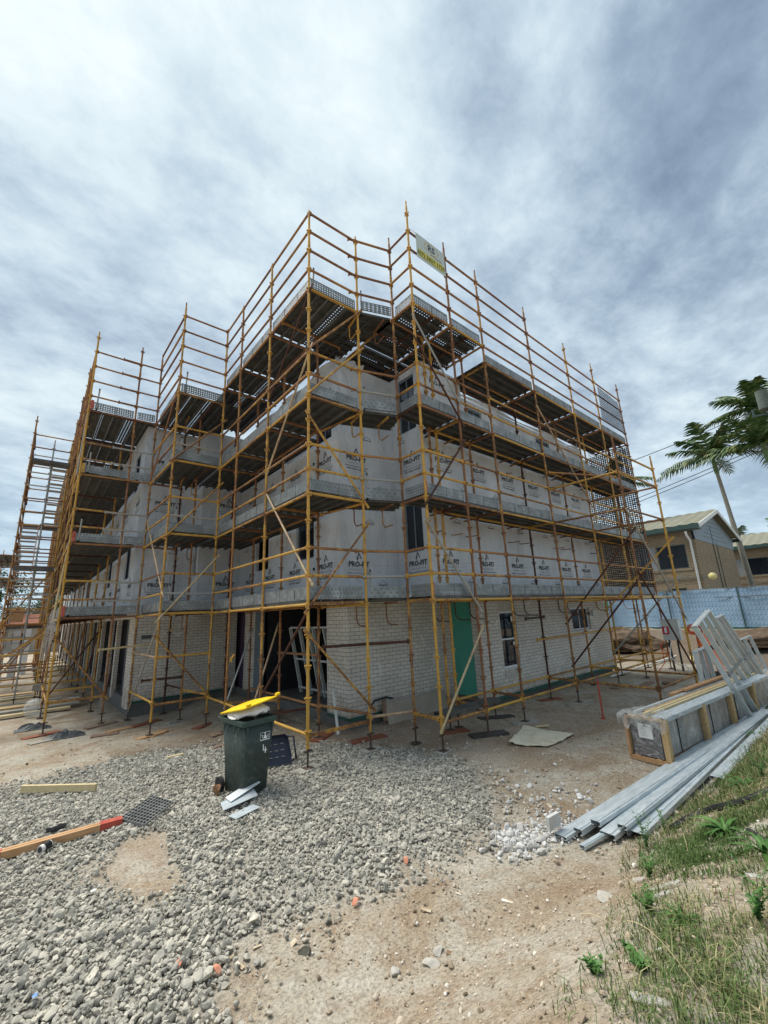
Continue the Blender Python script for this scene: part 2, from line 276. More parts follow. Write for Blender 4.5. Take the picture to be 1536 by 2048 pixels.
    # dark containment net
    for nm, pitch, th, col in (('net', .11, .2, (.03,.03,.035)), ('net_dense', .08, .42, (.025,.025,.03)), ('lattice', .05, .3, (.5,.52,.52))):
        m, nt, N, L, b = nodemat(nm); tc = N.new('ShaderNodeTexCoord'); sp = N.new('ShaderNodeSeparateXYZ'); L.new(tc.outputs['Object'], sp.inputs[0])
        s = mth(nt, 'ADD', sp.outputs[0], sp.outputs[1]); z = sp.outputs[2]
        if nm == 'lattice': s, z = mth(nt, 'ADD', s, z), mth(nt, 'SUBTRACT', s, z)
        l1 = mth(nt, 'LESS_THAN', mth(nt, 'FRACT', mth(nt, 'ADD', mth(nt, 'MULTIPLY', s, 1/pitch), 500)), th); l2 = mth(nt, 'LESS_THAN', mth(nt, 'FRACT', mth(nt, 'ADD', mth(nt, 'MULTIPLY', z, 1/pitch), 500)), th)
        L.new(mth(nt, 'MAXIMUM', l1, l2), b.inputs['Alpha']); b.inputs['Base Color'].default_value = (*col,1); b.inputs['Roughness'].default_value = .8
    # ground: dry dirt, zones from a painted albedo mask (gravel bed dust / red dirt / grey fines)
    m, nt, N, L, b = nodemat('dirt'); at_ = N.new('ShaderNodeAttribute'); at_.attribute_name = 'zone'; zs = N.new('ShaderNodeSeparateColor'); L.new(at_.outputs[0], zs.inputs[0])
    n1 = noi(nt, .8, 8, .66, .5); n2 = noi(nt, 5, 8, .7, .3); n3 = noi(nt, 38, 6, .75); n4 = noi(nt, 120, 3, .7)
    c = rampn(nt, n1, [(.32,(.27,.195,.13)),(.43,(.33,.265,.19)),(.54,(.39,.345,.275)),(.66,(.44,.42,.365))])
    c = mixc(nt, rampn(nt, n2, [(.5,(0,0,0)),(.66,(.65,.65,.65))]), c, (.25,.165,.105))
    c = mixc(nt, rampn(nt, noi(nt, 1.7, 7, .7, .8), [(.52,(0,0,0)),(.66,(.6,.6,.6))]), c, (.50,.475,.42))
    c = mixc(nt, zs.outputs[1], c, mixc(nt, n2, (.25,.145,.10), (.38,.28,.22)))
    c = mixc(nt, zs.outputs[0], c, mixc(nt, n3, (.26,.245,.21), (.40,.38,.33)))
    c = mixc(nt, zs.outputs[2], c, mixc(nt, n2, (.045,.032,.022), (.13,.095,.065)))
    c = mixc(nt, .85, c, rampn(nt, n3, [(.34,(.42,.39,.36)),(.48,(.92,.92,.92)),(.62,(1.35,1.32,1.28))]), 'MULTIPLY')
    c = mixc(nt, rampn(nt, n4, [(.60,(0,0,0)),(.68,(.7,.7,.7))]), c, (.70,.66,.59))
    L.new(c, b.inputs['Base Color']); b.inputs['Roughness'].default_value = .95; b.inputs['Specular IOR Level'].default_value = .15
    h = mth(nt, 'ADD', mth(nt, 'MULTIPLY', n2, 1.2), mth(nt, 'ADD', mth(nt, 'MULTIPLY', n3, .6), mth(nt, 'MULTIPLY', n4, .25))); bump(nt, b, h, .8, .035)
special()
# ------------------------------------------------------------------ object helpers
WL = {}
def tag(o, label=None, cat=None, group=None, kind=None):
    if label: o['label'] = label
    if cat: o['category'] = cat
    if group: o['group'] = group
    if kind: o['kind'] = kind
    return o
def thing(name, loc, label, cat, group=None, kind=None):
    o = bpy.data.objects.new(name, None); COL.objects.link(o); o.location = loc; o.empty_display_size = .2
    WL[o.name] = Vector(loc); return tag(o, label, cat, group, kind)
class MB:
    def __init__(s): s.v = []; s.f = []; s.mi = []; s.sm = []
    def add(s, vs, fs, mi=0, sm=False):
        n = len(s.v); s.v.extend([tuple(p) for p in vs])
        for f in fs: s.f.append(tuple(i+n for i in f)); s.mi.append(mi); s.sm.append(sm)
        return s
    def box(s, x0, x1, y0, y1, z0, z1, mi=0):
        return s.add([(x0,y0,z0),(x1,y0,z0),(x1,y1,z0),(x0,y1,z0),(x0,y0,z1),(x1,y0,z1),(x1,y1,z1),(x0,y1,z1)],
                     [(0,3,2,1),(4,5,6,7),(0,1,5,4),(1,2,6,5),(2,3,7,6),(3,0,4,7)], mi)
    def obox(s, c, ax, ay, az, mi=0, jit=0):
        c, ax, ay, az = map(Vector, (c, ax, ay, az)); vs = []
        for k in (-1,1):
            for i, j in ((-1,-1),(1,-1),(1,1),(-1,1)):
                p = c+ax*i+ay*j+az*k
                if jit: p = p+Vector((random.uniform(-jit,jit) for _ in range(3)))
                vs.append(p)
        return s.add(vs, [(0,3,2,1),(4,5,6,7),(0,1,5,4),(1,2,6,5),(2,3,7,6),(3,0,4,7)], mi)
    def beam(s, p, q, w, h, mi=0, up=(0,0,1)):
        p, q = Vector(p), Vector(q); d = (q-p); L = d.length; d = d/L; u = Vector(up)
        if abs(d.dot(u)) > .98: u = Vector((1,0,0))
        sd = d.cross(u).normalized(); u = sd.cross(d).normalized()
        return s.obox((p+q)/2, d*(L/2), sd*(w/2), u*(h/2), mi)
    def tube(s, p, q, r, n=8, mi=0, r2=None, caps=True):
        p, q = Vector(p), Vector(q); d = (q-p).normalized(); u = Vector((0,0,1)) if abs(d.z) < .9 else Vector((1,0,0))
        a = d.cross(u).normalized(); b = d.cross(a); r2 = r if r2 is None else r2; vs = []
        for c, rr in ((p,r),(q,r2)):
            for i in range(n):
                t = 2*math.pi*i/n; vs.append(c+a*math.cos(t)*rr+b*math.sin(t)*rr)
        s.add(vs, [(i,(i+1)%n,n+(i+1)%n,n+i) for i in range(n)], mi, True)
        if caps: s.add(vs, [tuple(range(n))[::-1], tuple(range(n,2*n))], mi)
        return s
    def path(s, pts, r, n=6, mi=0, rs=None):
        pts = [Vector(p) for p in pts]; vs = []
        for k, c in enumerate(pts):
            d = (pts[min(k+1,len(pts)-1)]-pts[max(k-1,0)]).normalized(); u = Vector((0,0,1)) if abs(d.z) < .95 else Vector((1,0,0))
            a = d.cross(u).normalized(); b = d.cross(a); rr = rs[k] if rs else r
            for i in range(n):
                t = 2*math.pi*i/n; vs.append(c+a*math.cos(t)*rr+b*math.sin(t)*rr)
        fs = [(k*n+i, k*n+(i+1)%n, (k+1)*n+(i+1)%n, (k+1)*n+i) for k in range(len(pts)-1) for i in range(n)]
        s.add(vs, fs, mi, True); s.add(vs, [tuple(range(n))[::-1], tuple(range(len(vs)-n, len(vs)))], mi); return s
    def quad(s, a, b, c, d, mi=0): return s.add([a,b,c,d], [(0,1,2,3)], mi)
    def prism(s, poly, z0, z1, mi=0):
        n = len(poly); vs = [(x,y,z0) for x,y in poly]+[(x,y,z1) for x,y in poly]
        return s.add(vs, [tuple(range(n))[::-1], tuple(range(n,2*n))]+[(i,(i+1)%n,n+(i+1)%n,n+i) for i in range(n)], mi)
    def flat(s, vf, o, r, u, mi=0):
        o, r, u = Vector(o), Vector(r), Vector(u); return s.add([o+r*x+u*y for x,y in vf[0]], vf[1], mi)
    def build(s, name, mats, parent=None, label=None, kind=None):
        if isinstance(mats, str): mats = [mats]
        me = bpy.data.meshes.new(name); off = Vector((0,0,0)); p = parent
        off = WL[parent.name] if parent else Vector((0,0,0))
        V = np.array(s.v, dtype=np.float64).reshape(-1,3)-np.array(off)
        me.from_pydata(V.tolist(), [], s.f)
        for m in mats: me.materials.append(MATS[m])
        me.polygons.foreach_set('material_index', s.mi); me.polygons.foreach_set('use_smooth', s.sm); me.update()
        o = bpy.data.objects.new(name, me); COL.objects.link(o)
        if parent: o.parent = parent
        WL[o.name] = off; return tag(o, label, None, None, kind)
    def solo(s, name, mats, label, cat, group=None, kind=None):
        """a thing that is one mesh; origin at its base"""
        V = np.array(s.v); c = Vector(((V[:,0].min()+V[:,0].max())/2, (V[:,1].min()+V[:,1].max())/2, V[:,2].min()))
        s.v = [tuple(Vector(p)-c) for p in s.v]; o = s.build(name, mats); o.location = c; WL[o.name] = c
        return tag(o, label, cat, group, kind)
def npmesh(name, V, F, mat, smooth=False):
    me = bpy.data.meshes.new(name); nf, k = F.shape
    me.vertices.add(len(V)); me.vertices.foreach_set('co', V.astype(np.float32).ravel())
    me.loops.add(nf*k); me.loops.foreach_set('vertex_index', F.astype(np.int32).ravel())
    me.polygons.add(nf); me.polygons.foreach_set('loop_start', np.arange(0, nf*k, k, dtype=np.int32))
    me.polygons.foreach_set('use_smooth', np.full(nf, smooth)); me.update(calc_edges=True)
    me.materials.append(MATS[mat]); o = bpy.data.objects.new(name, me); COL.objects.link(o); return o
_tx = {}
def text2d(body, size, bold=0.0, spacing=1.0, align='CENTER'):
    k = (body, size, bold, spacing, align)
    if k in _tx: return _tx[k]
    c = bpy.data.curves.new('t', 'FONT'); c.body = body; c.size = size; c.offset = bold; c.space_character = spacing; c.align_x = align; c.resolution_u = 2
    o = bpy.data.objects.new('t', c); me = o.to_mesh(); r = ([(v.co.x, v.co.y) for v in me.vertices], [tuple(p.vertices) for p in me.polygons])
    o.to_mesh_clear(); bpy.data.objects.remove(o); bpy.data.curves.remove(c); _tx[k] = r; return r
def rings2d(pts, w, closed=False):
    """thin polyline of width w"""
    vs = []; fs = []; n = len(pts); seg = n if closed else n-1
    for i in range(seg):
        a, b = pts[i], pts[(i+1)%n]; dx, dy = b[0]-a[0], b[1]-a[1]; l = math.hypot(dx,dy) or 1; ox, oy = -dy/l*w/2, dx/l*w/2; k = len(vs)
        vs += [(a[0]+ox,a[1]+oy),(a[0]-ox,a[1]-oy),(b[0]-ox,b[1]-oy),(b[0]+ox,b[1]+oy)]; fs.append((k,k+1,k+2,k+3))
    return vs, fs
# ------------------------------------------------------------------ terrain height
def sm(t): t = np.clip(t, 0, 1); return t*t*(3-2*t)
def H(x, y):
    x = np.asarray(x, float); y = np.asarray(y, float)
    toe = np.clip(np.where(x < 6, 2.75-.13*(x-1.5), 2.14), 2.1, 3.3)
    h = .78*sm((toe-y)/(1.9-.5*sm((x-4)/3)))*sm((16-x)/4)
    h = h - .20*sm((y-7)/6)*sm((4.6-x)/1.2)                # falls away to the back left
    h = h + .95*sm((x-20.5)/4.0)                            # bank under the blue fence
    h = h + .5*sm((y-30)/40)*sm((5-x)/10)
    return h
def Hn(x, y):
    return H(x,y) + .018*np.sin(x*1.7+y*.9)*np.sin(y*1.3-x*.4) + .008*np.sin(x*5.1+1)*np.sin(y*4.3) + .012*np.sin((x*.8+y)*9+2*np.sin(x*2.1))*np.exp(-((y-4.6-.12*x)/.7)**2)
def hz(x, y): return float(Hn(x, y))
# ------------------------------------------------------------------ ground sheet
def inpoly(x, y, P):
    r = np.zeros(x.shape, bool); n = len(P); j = n-1
    for i in range(n):
        xi, yi = P[i]; xj, yj = P[j]
        c = ((yi > y) != (yj > y)) & (x < (xj-xi)*(y-yi)/(yj-yi+1e-12)+xi); r ^= c; j = i
    return r
GP = [at(*p) for p in ((300,1497),(440,1482),(640,1497),(700,1490),(740,1508),(800,1500),(890,1512),(960,1545),(1005,1600),(960,1680),(860,1722),(780,1752),(690,1792),(560,1835),(480,1880),(440,1950),(430,2047))]
GRAV = [(-6, 8.6), (.3, 9.6)] + GP + [(.9,2.6), (-2,2.2), (-6,2.5)]
BARE = [[at(*p) for p in ((215,1745),(230,1690),(330,1660),(345,1720),(370,1770),(330,1810),(250,1800),(120,1725))], [at(*p) for p in ((540,1650),(600,1660),(580,1700),(530,1700))][:0] or [(-9,-9),(-9,-8.9),(-8.9,-9)]]
def sdf_mask(x, y, P, soft=.18):
    # soft mask from jittered samples
    a = np.zeros(x.shape)
    for dx, dy in ((0,0),(soft,0),(-soft,0),(0,soft),(0,-soft),(soft*.7,soft*.7),(-soft*.7,-soft*.7)): a += inpoly(x+dx, y+dy, P)
    return a/7
def ground():
    f = np.arange(-4, 15, .09); xs = np.concatenate([[-700,-300,-120,-60,-30,-18,-11,-7,-5.2], f, np.arange(15.2, 34, .45), [36,40,46,55,70,100,170,320,700]])
    g = np.arange(-1.6, 12.5, .09); ys = np.concatenate([[-700,-300,-120,-50,-25,-12,-7,-4.5,-3,-2.2], g, np.arange(12.8, 30, .5), [32,35,40,48,60,90,150,300,700]])
    X, Y = np.meshgrid(xs, ys, indexing='ij'); Z = Hn(X, Y)
    rn = rng.normal(0, 1, X.shape); near = (np.abs(X-5) < 12) & (np.abs(Y-5) < 9); Z = Z + near*rn*.0045
    V = np.stack([X,Y,Z], -1).reshape(-1,3); nx, ny = X.shape
    i, j = np.meshgrid(np.arange(nx-1), np.arange(ny-1), indexing='ij'); a = (i*ny+j).ravel()
    F = np.stack([a, a+ny, a+ny+1, a+1], -1)
    o = npmesh('ground', V, F, 'dirt', True); tag(o, kind='structure')
    gm = sdf_mask(X, Y, GRAV, .2)
    for B in BARE: gm = gm*(1-sdf_mask(X, Y, B, .12))
    red = np.clip(np.exp(-((X-6.2)**2/3.5+(Y-7.0)**2/1.1)), 0, 1)*.55 + np.exp(-((X-1.35)**2+(Y-5.6)**2)/.10)*.3 + .35*np.exp(-((X-8.5)**2/6+(Y-5.0)**2/.6))
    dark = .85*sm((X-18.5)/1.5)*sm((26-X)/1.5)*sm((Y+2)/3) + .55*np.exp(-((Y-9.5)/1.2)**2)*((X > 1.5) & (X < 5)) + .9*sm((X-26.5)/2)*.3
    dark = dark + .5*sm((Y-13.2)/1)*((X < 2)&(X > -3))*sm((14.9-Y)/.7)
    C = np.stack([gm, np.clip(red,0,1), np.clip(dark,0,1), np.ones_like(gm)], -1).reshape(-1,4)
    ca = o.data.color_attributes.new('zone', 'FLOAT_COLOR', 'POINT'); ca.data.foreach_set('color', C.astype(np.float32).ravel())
ground()
def ico(sub):
    t = (1+5**.5)/2; v = [(-1,t,0),(1,t,0),(-1,-t,0),(1,-t,0),(0,-1,t),(0,1,t),(0,-1,-t),(0,1,-t),(t,0,-1),(t,0,1),(-t,0,-1),(-t,0,1)]
    f = [(0,11,5),(0,5,1),(0,1,7),(0,7,10),(0,10,11),(1,5,9),(5,11,4),(11,10,2),(10,7,6),(7,1,8),(3,9,4),(3,4,2),(3,2,6),(3,6,8),(3,8,9),(4,9,5),(2,4,11),(6,2,10),(8,6,7),(9,8,1)]
    v = [np.array(p)/np.linalg.norm(p) for p in v]
    for _ in range(sub):
        c = {}; nf = []
        def mid(a, b):
            k = (min(a,b), max(a,b))
            if k not in c: m = v[a]+v[b]; v.append(m/np.linalg.norm(m)); c[k] = len(v)-1
            return c[k]
        for a, b, d in f: ab, bd, da = mid(a,b), mid(b,d), mid(d,a); nf += [(a,ab,da),(b,bd,ab),(d,da,bd),(ab,bd,da)]
        f = nf
    return np.array(v), np.array(f)
def rockbase(sub, seed, amp=.32):
    r = np.random.default_rng(seed); v, f = ico(sub)
    # cut with random planes for facets
    v = v.copy()
    for _ in range(7):
        n = r.normal(size=3); n /= np.linalg.norm(n); d = r.uniform(.45,.8); k = v@n; over = k > d; v[over] -= np.outer(k[over]-d, n)
    return v*(1+r.uniform(-amp*.3, amp*.3, (len(v),1))), f
def rocks(name, P, S, mat, sub=0, flat=.62, sink=.3, seed=1):
    r = np.random.default_rng(seed); n = len(P); nb = 10; V = []; F = []; base = 0
    kinds = r.integers(0, nb, n)
    for k in range(nb):
        idx = np.where(kinds == k)[0]
        if not len(idx): continue
        v, f = rockbase(sub, seed*100+k); m = len(idx)
        sc = S[idx][:,None]*np.stack([r.uniform(.8,1.35,m), r.uniform(.7,1.0,m), r.uniform(flat*.7,flat*1.3,m)], -1)
        q = r.normal(size=(m,4)); q[:,1:3] *= .35; q /= np.linalg.norm(q, axis=1)[:,None]; w,x,y,z = q.T
        Rm = np.stack([1-2*(y*y+z*z),2*(x*y-z*w),2*(x*z+y*w),2*(x*y+z*w),1-2*(x*x+z*z),2*(y*z-x*w),2*(x*z-y*w),2*(y*z+x*w),1-2*(x*x+y*y)], -1).reshape(m,3,3)
        vv = np.einsum('mij,mvj->mvi', Rm, v[None]*sc[:,None,:]) + P[idx][:,None,:] + np.stack([np.zeros(m),np.zeros(m),sc[:,2]*(1-sink)*r.uniform(.5,1.1,m)], -1)[:,None,:]
        V.append(vv.reshape(-1,3)); F.append((f[None]+(np.arange(m)*len(v))[:,None,None]+base).reshape(-1,3)); base += m*len(v)
    return npmesh(name, np.concatenate(V), np.concatenate(F), mat)
def scatter(n, x0, x1, y0, y1, keep):
    x = rng.uniform(x0, x1, n); y = rng.uniform(y0, y1, n); k = keep(x, y); x, y = x[k], y[k]; return np.stack([x, y, Hn(x, y)], -1)
def gkeep(x, y):
    d = sdf_mask(x+.22*np.sin(y*7+x*3)*np.sin(x*11), y+.2*np.sin(x*8.3+1)*np.sin(y*5), GRAV, .34)
    for B in BARE: d = d*(1-.97*sdf_mask(x, y, B, .1))
    az = np.degrees(np.arctan2(y, x)); vis = np.where(az > 93, .35, 1.0)
    thin = .55+.45*np.clip(1.25*np.sin(x*2.1+.5)*np.sin(y*1.7+1)+1.0, 0, 1)
    return rng.uniform(0, 1, x.shape) < d**1.5*vis*thin
def clear(P, spots):
    k = np.ones(len(P), bool)
    for x, y, r in spots: k &= (P[:,0]-x)**2+(P[:,1]-y)**2 > r*r
    return P[k]
BINP = (2.66, 6.36)
pts = clear(scatter(175000, -3.5, 6.5, 2.2, 10.2, gkeep), [(BINP[0]+.05, BINP[1]+.02, .24)])
sz = np.clip(rng.lognormal(math.log(.0158), .42, len(pts)), .006, .05); pts[:,2] += rng.uniform(0,.016,len(pts))
dd = np.hypot(pts[:,0], pts[:,1]); nr = dd < 5.4
def gravel():
    a = rocks('gravel', pts[nr], sz[nr], 'gravel', 1, .6, .3, 3); b = rocks('gravel_far', pts[~nr], sz[~nr], 'gravel', 0, .6, .3, 4)
    # one bed: join the two meshes
    va = np.empty(len(a.data.vertices)*3, np.float32); a.data.vertices.foreach_get('co', va); vb = np.empty(len(b.data.vertices)*3, np.float32); b.data.vertices.foreach_get('co', vb)
    fa = np.empty(len(a.data.loops), np.int32); a.data.loops.foreach_get('vertex_index', fa); fb = np.empty(len(b.data.loops), np.int32); b.data.loops.foreach_get('vertex_index', fb)
    bpy.data.objects.remove(a); bpy.data.objects.remove(b)
    o = npmesh('gravel', np.concatenate([va,vb]).reshape(-1,3), np.concatenate([fa, fb+len(va)//3]).reshape(-1,3), 'gravel')
    tag(o, 'crushed grey blue gravel spread over the front yard', 'gravel', None, 'stuff')
gravel()
P = scatter(60000, -1, 14, -.2, 12, lambda x, y: (~inpoly(x, y, GRAV)) & (np.hypot(x,y) > 1.3) & (rng.uniform(0,1,x.shape) < np.clip(1.5-np.hypot(x,y)/9, .15, 1)))
o = rocks('pebbles', P, np.clip(rng.lognormal(math.log(.0065), .55, len(P)), .003, .03), 'pebbles', 0, .7, .2, 5); tag(o, 'small loose pebbles and chips on the bare dirt', 'pebbles', None, 'stuff')
WR = [at(*p) for p in ((985,1690),(1010,1650),(1060,1660),(1110,1630),(1150,1635),(1150,1670),(1090,1690),(1020,1722))]
P = scatter(26000, 3.2, 6.6, 2.2, 5.0, lambda x, y: rng.uniform(0,1,x.shape) < np.clip(.75*sdf_mask(x, y, WR, .12)+.09*np.exp(-((x-5.2)**2/.5+(y-3.4)**2/.35)), 0, 1))
o = rocks('white_rubble', P, np.clip(rng.lognormal(math.log(.013), .6, len(P)), .004, .06), 'white_rock', 1, .7, .1, 6); tag(o, 'white crushed rubble heaped at the end of the steel channels', 'rubble', None, 'stuff')
def litter():
    n = 420; x = rng.uniform(1, 15, n); y = rng.uniform(2.2, 12.5, n); k = (y < 6.3+.0*x) | (x < 5); k &= ~((x > 5)&(y > 6.3)); x, y = x[k], y[k]; mb = MB()
    for a, b in zip(x, y):
        if inpoly(np.array([a]), np.array([b]), GRAV)[0] and random.random() < .7: continue
        t = random.uniform(0, 3.14); l, w = random.uniform(.012,.05), random.uniform(.006,.018); c, s_ = math.cos(t), math.sin(t); z = hz(a,b)+.008
        mb.obox((a,b,z), (c*l,s_*l,random.uniform(-.006,.006)), (-s_*w,c*w,random.uniform(-.004,.004)), (0,0,.003), 0, .003)
    o = mb.build('litter', 'timber_litter'); tag(o, 'small chips of timber and plaster littering the dirt', 'litter', None, 'stuff')
litter()
# a few stones one can point to
def rock(px, py, s, mat, label, z=0, flat=.6, k=1):
    x, y = at(px, py, z)
    for _ in range(4): x, y = at(px, py, hz(x, y))
    v, f = rockbase(2, 50+k, .12); a = k*1.3; c, sn = math.cos(a), math.sin(a)
    mb = MB(); mb.add([(x+(p[0]*c*1.3-p[1]*sn)*s, y+(p[0]*sn*1.3+p[1]*c)*s, hz(x,y)+(p[2]*flat+flat*.55)*s) for p in v], [tuple(q) for q in f]); mb.solo('rock', mat, label, 'rock')
rock(612, 1905, .052, 'rock_dark', 'dark lone rock on the bare dirt, largest there', 0, .6, 2)
rock(790, 1948, .035, 'rock_pale', 'pale rock left of the two stacked pale rocks', 0, .6, 3)
rock(862, 1932, .048, 'rock_pale', 'pale flat rock at the front, below another', 0, .5, 4)
rock(878, 1905, .038, 'rock_pale', 'pale rock just behind the flat pale front rock', 0, .5, 5)
rock(1212, 1802, .062, 'rock_pale', 'large tan rock half sunk in dirt by the grass edge', 0, .32, 6)
rock(575, 1827, .03, 'white_rock', 'long cream stone at the gravel edge', 0, .6, 7)
rock(490, 1863, .032, 'rock_dark', 'dark blue grey stone at the gravel edge', 0, .7, 8)
rock(1126, 1487-10, .04, 'white_rock', 'small white stone beside the cream mat', 0, .5, 9)
rock(692, 1492, .045, 'white_rock', 'white stone between two standards behind the gravel', 0, .6, 10)
for (px, py, rot, lb) in ((713,1812,.3,'orange tile shard on bare dirt in the middle'),(812,1728,.9,'orange tile shard at the right edge of the gravel'),(360,1938,.6,'orange tile shard among gravel stones at lower left'),(430,1952,2.1,'orange tile shard on the dirt beside the lower gravel')):
    x, y = at(px, py, 0)
    for _ in range(4): x, y = at(px, py, hz(x,y))
    z = hz(x,y)+.02; mb = MB(); c, s_ = math.cos(rot), math.sin(rot); n = 6; vs = []
    for k in range(n+1):
        t = k/n; w = .02*(.6+.5*math.sin(t*3.1)+.25*math.sin(t*9)); u = -.042+.084*t
        for q, e in ((-w,0),(w,0),(-w,.007),(w,.007)): vs.append((x+u*c-q*s_, y+u*s_+q*c, z+.03*math.sin(t*3.1)+e+random.uniform(-.002,.002)))
    fs = []
    for k in range(n): a = k*4; b = a+4; fs += [(a,b,b+1,a+1),(a+2,a+3,b+3,b+2),(a,a+2,b+2,b),(a+1,b+1,b+3,a+3)]
    fs += [(0,1,3,2),(n*4,n*4+2,n*4+3,n*4+1)]
    mb.add(vs, fs); mb.solo('tile_shard', 'terracotta', lb, 'tile shard', 'broken orange tile shards')
# ------------------------------------------------------------------ grass and weeds on the mound
def onground(px, py, z0=.3):
    x, y = at(px, py, z0)
    for _ in range(8): x, y = at(px, py, hz(x, y))
    return x, y, hz(x, y)
GRS = [onground(*p)[:2] for p in ((1350,1640),(1305,1700),(1325,1760),(1310,1840),(1325,1890),(1270,1935),(1260,1985),(1240,2060))]
GRS = [(13.5,1.9),(11,1.84),(9,1.86),(7.2,1.9)]+GRS+[(1.2,.2),(1.2,-1.3),(13.5,-1.3)]
def grass():
    N_ = 420000; x = 1.4+11.8*rng.uniform(0, 1, N_)**1.5; y = rng.uniform(-1.2, 2.4, N_)
    toe = np.where(x < 6, 2.75-.16*(x-1.5), 2.03); s = toe-y
    nz = np.array([mn.noise(Vector((a*1.6, b*1.6, 0)))*.6+mn.noise(Vector((a*5, b*5, 3)))*.4 for a, b in zip(x, y)])
    edge = np.where(x < 5, .95+.42*(4.2-x).clip(0,2.5), .08)
    dens = sdf_mask(x, y, GRS, .30)**1.3*np.clip(.62+nz*1.9, .05, 1); k = (rng.uniform(0,1,N_) < dens) & (np.hypot(x,y) > 1.2); x, y, nz = x[k], y[k], nz[k]
    n = len(x); z = Hn(x, y); hgt = rng.lognormal(math.log(.038), .55, n).clip(.012,.15)*(1+.5*nz); a = rng.uniform(0, 6.283, n); lean = rng.uniform(.2, 1.5, n)
    w = rng.uniform(.0008,.0024,n)*(1+np.hypot(x,y)*.16); dx, dy = np.cos(a), np.sin(a); P = np.stack([x,y,z],-1); D = np.stack([dx,dy,np.zeros(n)],-1); S = np.stack([-dy,dx,np.zeros(n)],-1)*w[:,None]; U = np.array([0,0,1.0])
    m1 = P+D*(hgt*lean*.3)[:,None]+U*(hgt*.6)[:,None]; tp = P+D*(hgt*lean)[:,None]+U*(hgt*np.clip(1.1-lean*.35,.3,1))[:,None]
    V = np.stack([P-S, P+S, m1+S*.8, m1-S*.8, tp], 1).reshape(-1,3); b = (np.arange(n)*5)[:,None]
    F = np.concatenate([b+np.array([[0,1,2]]), b+np.array([[0,2,3]]), b+np.array([[3,2,4]])])
    o = npmesh('grass', V, F, 'grass'); tag(o, 'patchy green and straw grass on the bank at the right', 'grass', None, 'stuff')
grass()
def onground(px, py, z0=.3):
    x, y = at(px, py, z0)
    for _ in range(8): x, y = at(px, py, hz(x, y))
    return x, y, hz(x, y)
def strap_plant(px, py, size, n, label, cat='plant', name='strap_leaf_plant', up=1.0, mat='leaf'):
    x, y, z = onground(px, py); mb = MB()
    for i in range(n):
        a = random.uniform(0, 6.283); L_ = size*random.uniform(.6, 1.1); w = L_*random.uniform(.045,.075); c, s = math.cos(a), math.sin(a); vs = []; st = random.uniform(.5,1.2)*up
        for k in range(6):
            t = k/5; r = L_*t*(.35+.65*t); h = L_*st*(t*1.0-t*t*.75); ww = w*(math.sin(math.pi*(.12+.86*t)))
            cx, cy, cz = x+c*r, y+s*r, z+h
            vs += [(cx-s*ww, cy+c*ww, cz+.15*ww), (cx, cy, cz-.3*ww), (cx+s*ww, cy-c*ww, cz+.15*ww)]
        mb.add(vs, [(k*3+j, k*3+j+1, k*3+j+4, k*3+j+3) for k in range(5) for j in (0,1)])
    mb.solo(name, mat, label, cat)
strap_plant(1452, 1672, .21, 46, 'bushy strap leaved plant beside the black pipe', up=1.0)
strap_plant(1492, 1578, .2, 26, 'strap leaved plant above the black pipe on the bank', up=1.2)
strap_plant(1530, 1712, .2, 24, 'strap leaved plant cut by the right picture edge', up=1.2)
strap_plant(1515, 1475, .2, 26, 'strap leaved plant on the crest of the bank', up=1.1)
strap_plant(1365, 1845, .12, 22, 'small broad leaved weed below the torn plastic', name='weed', cat='weed')
def weed(px, py, h, n, label, spread=.5, leaf=.012):
    x, y, z = onground(px, py); t = thing('weed', (x,y,z), label, 'weed'); st = MB(); lf = MB()
    for i in range(n):
        a = random.uniform(0,6.283); sp = random.uniform(.1,spread)*h; L_ = h*random.uniform(.5,1); pts = [(x+math.cos(a)*sp*k/5*(k/5), y+math.sin(a)*sp*k/5*(k/5), z+L_*k/5) for k in range(6)]
        st.path(pts, .002, 4, rs=[.0028-.0004*k for k in range(6)])
        for k in range(1, 6):
            for q in range(5):
                b = random.uniform(0,6.283); p = Vector(pts[k])+Vector((0,0,random.uniform(-.5,.5)*L_/5)); d = Vector((math.cos(b),math.sin(b),random.uniform(-.2,.7)))*leaf*2; s = d.cross(Vector((0,0,1))).normalized()*leaf*.6
                lf.quad(p, p+d*.5+s, p+d, p+d*.5-s)
    st.build('stem', 'leaf', t); lf.build('foliage', 'leaf', t)
weed(1295, 1700, .30, 6, 'tall thin weed at the near end of the steel channels')
weed(1330, 1665, .26, 4, 'thin upright weed in front of the channel ends')
weed(1300, 1760, .20, 6, 'leafy weed at the grass edge below the channels')
weed(1300, 1830, .12, 8, 'low leafy weed below the clear plastic scraps', .9)
weed(1520, 1850, .26, 8, 'dark leafy weed at the right picture edge')
weed(1190, 1950, .07, 7, 'small dark weed at the lower grass edge', 1.0)
weed(1285, 1930, .05, 8, 'low round leaved weed in the straw grass', 1.5, .018)
weed(1525, 1560, .30, 6, 'tall twiggy weed on the bank crest', .4)
def straw(px, py, L_, a, label):
    x, y, z = onground(px, py); mb = MB(); mb.path([(x+math.cos(a)*L_*k/6, y+math.sin(a)*L_*k/6, z+.01+L_*.55*math.sin(k/6*2.0)) for k in range(7)], .0016, 4); mb.solo('dry_stalk', 'timber_pine', label, 'stalk', 'dry stalks leaning out of the grass')
straw(1320,1960,.3,1.9,'long pale stalk leaning across the lower grass'); straw(1415,2010,.28,1.5,'pale stalk right of the first in the lower grass'); straw(1380,1720,.18,.4,'bent yellow stalk above the plastic scraps')
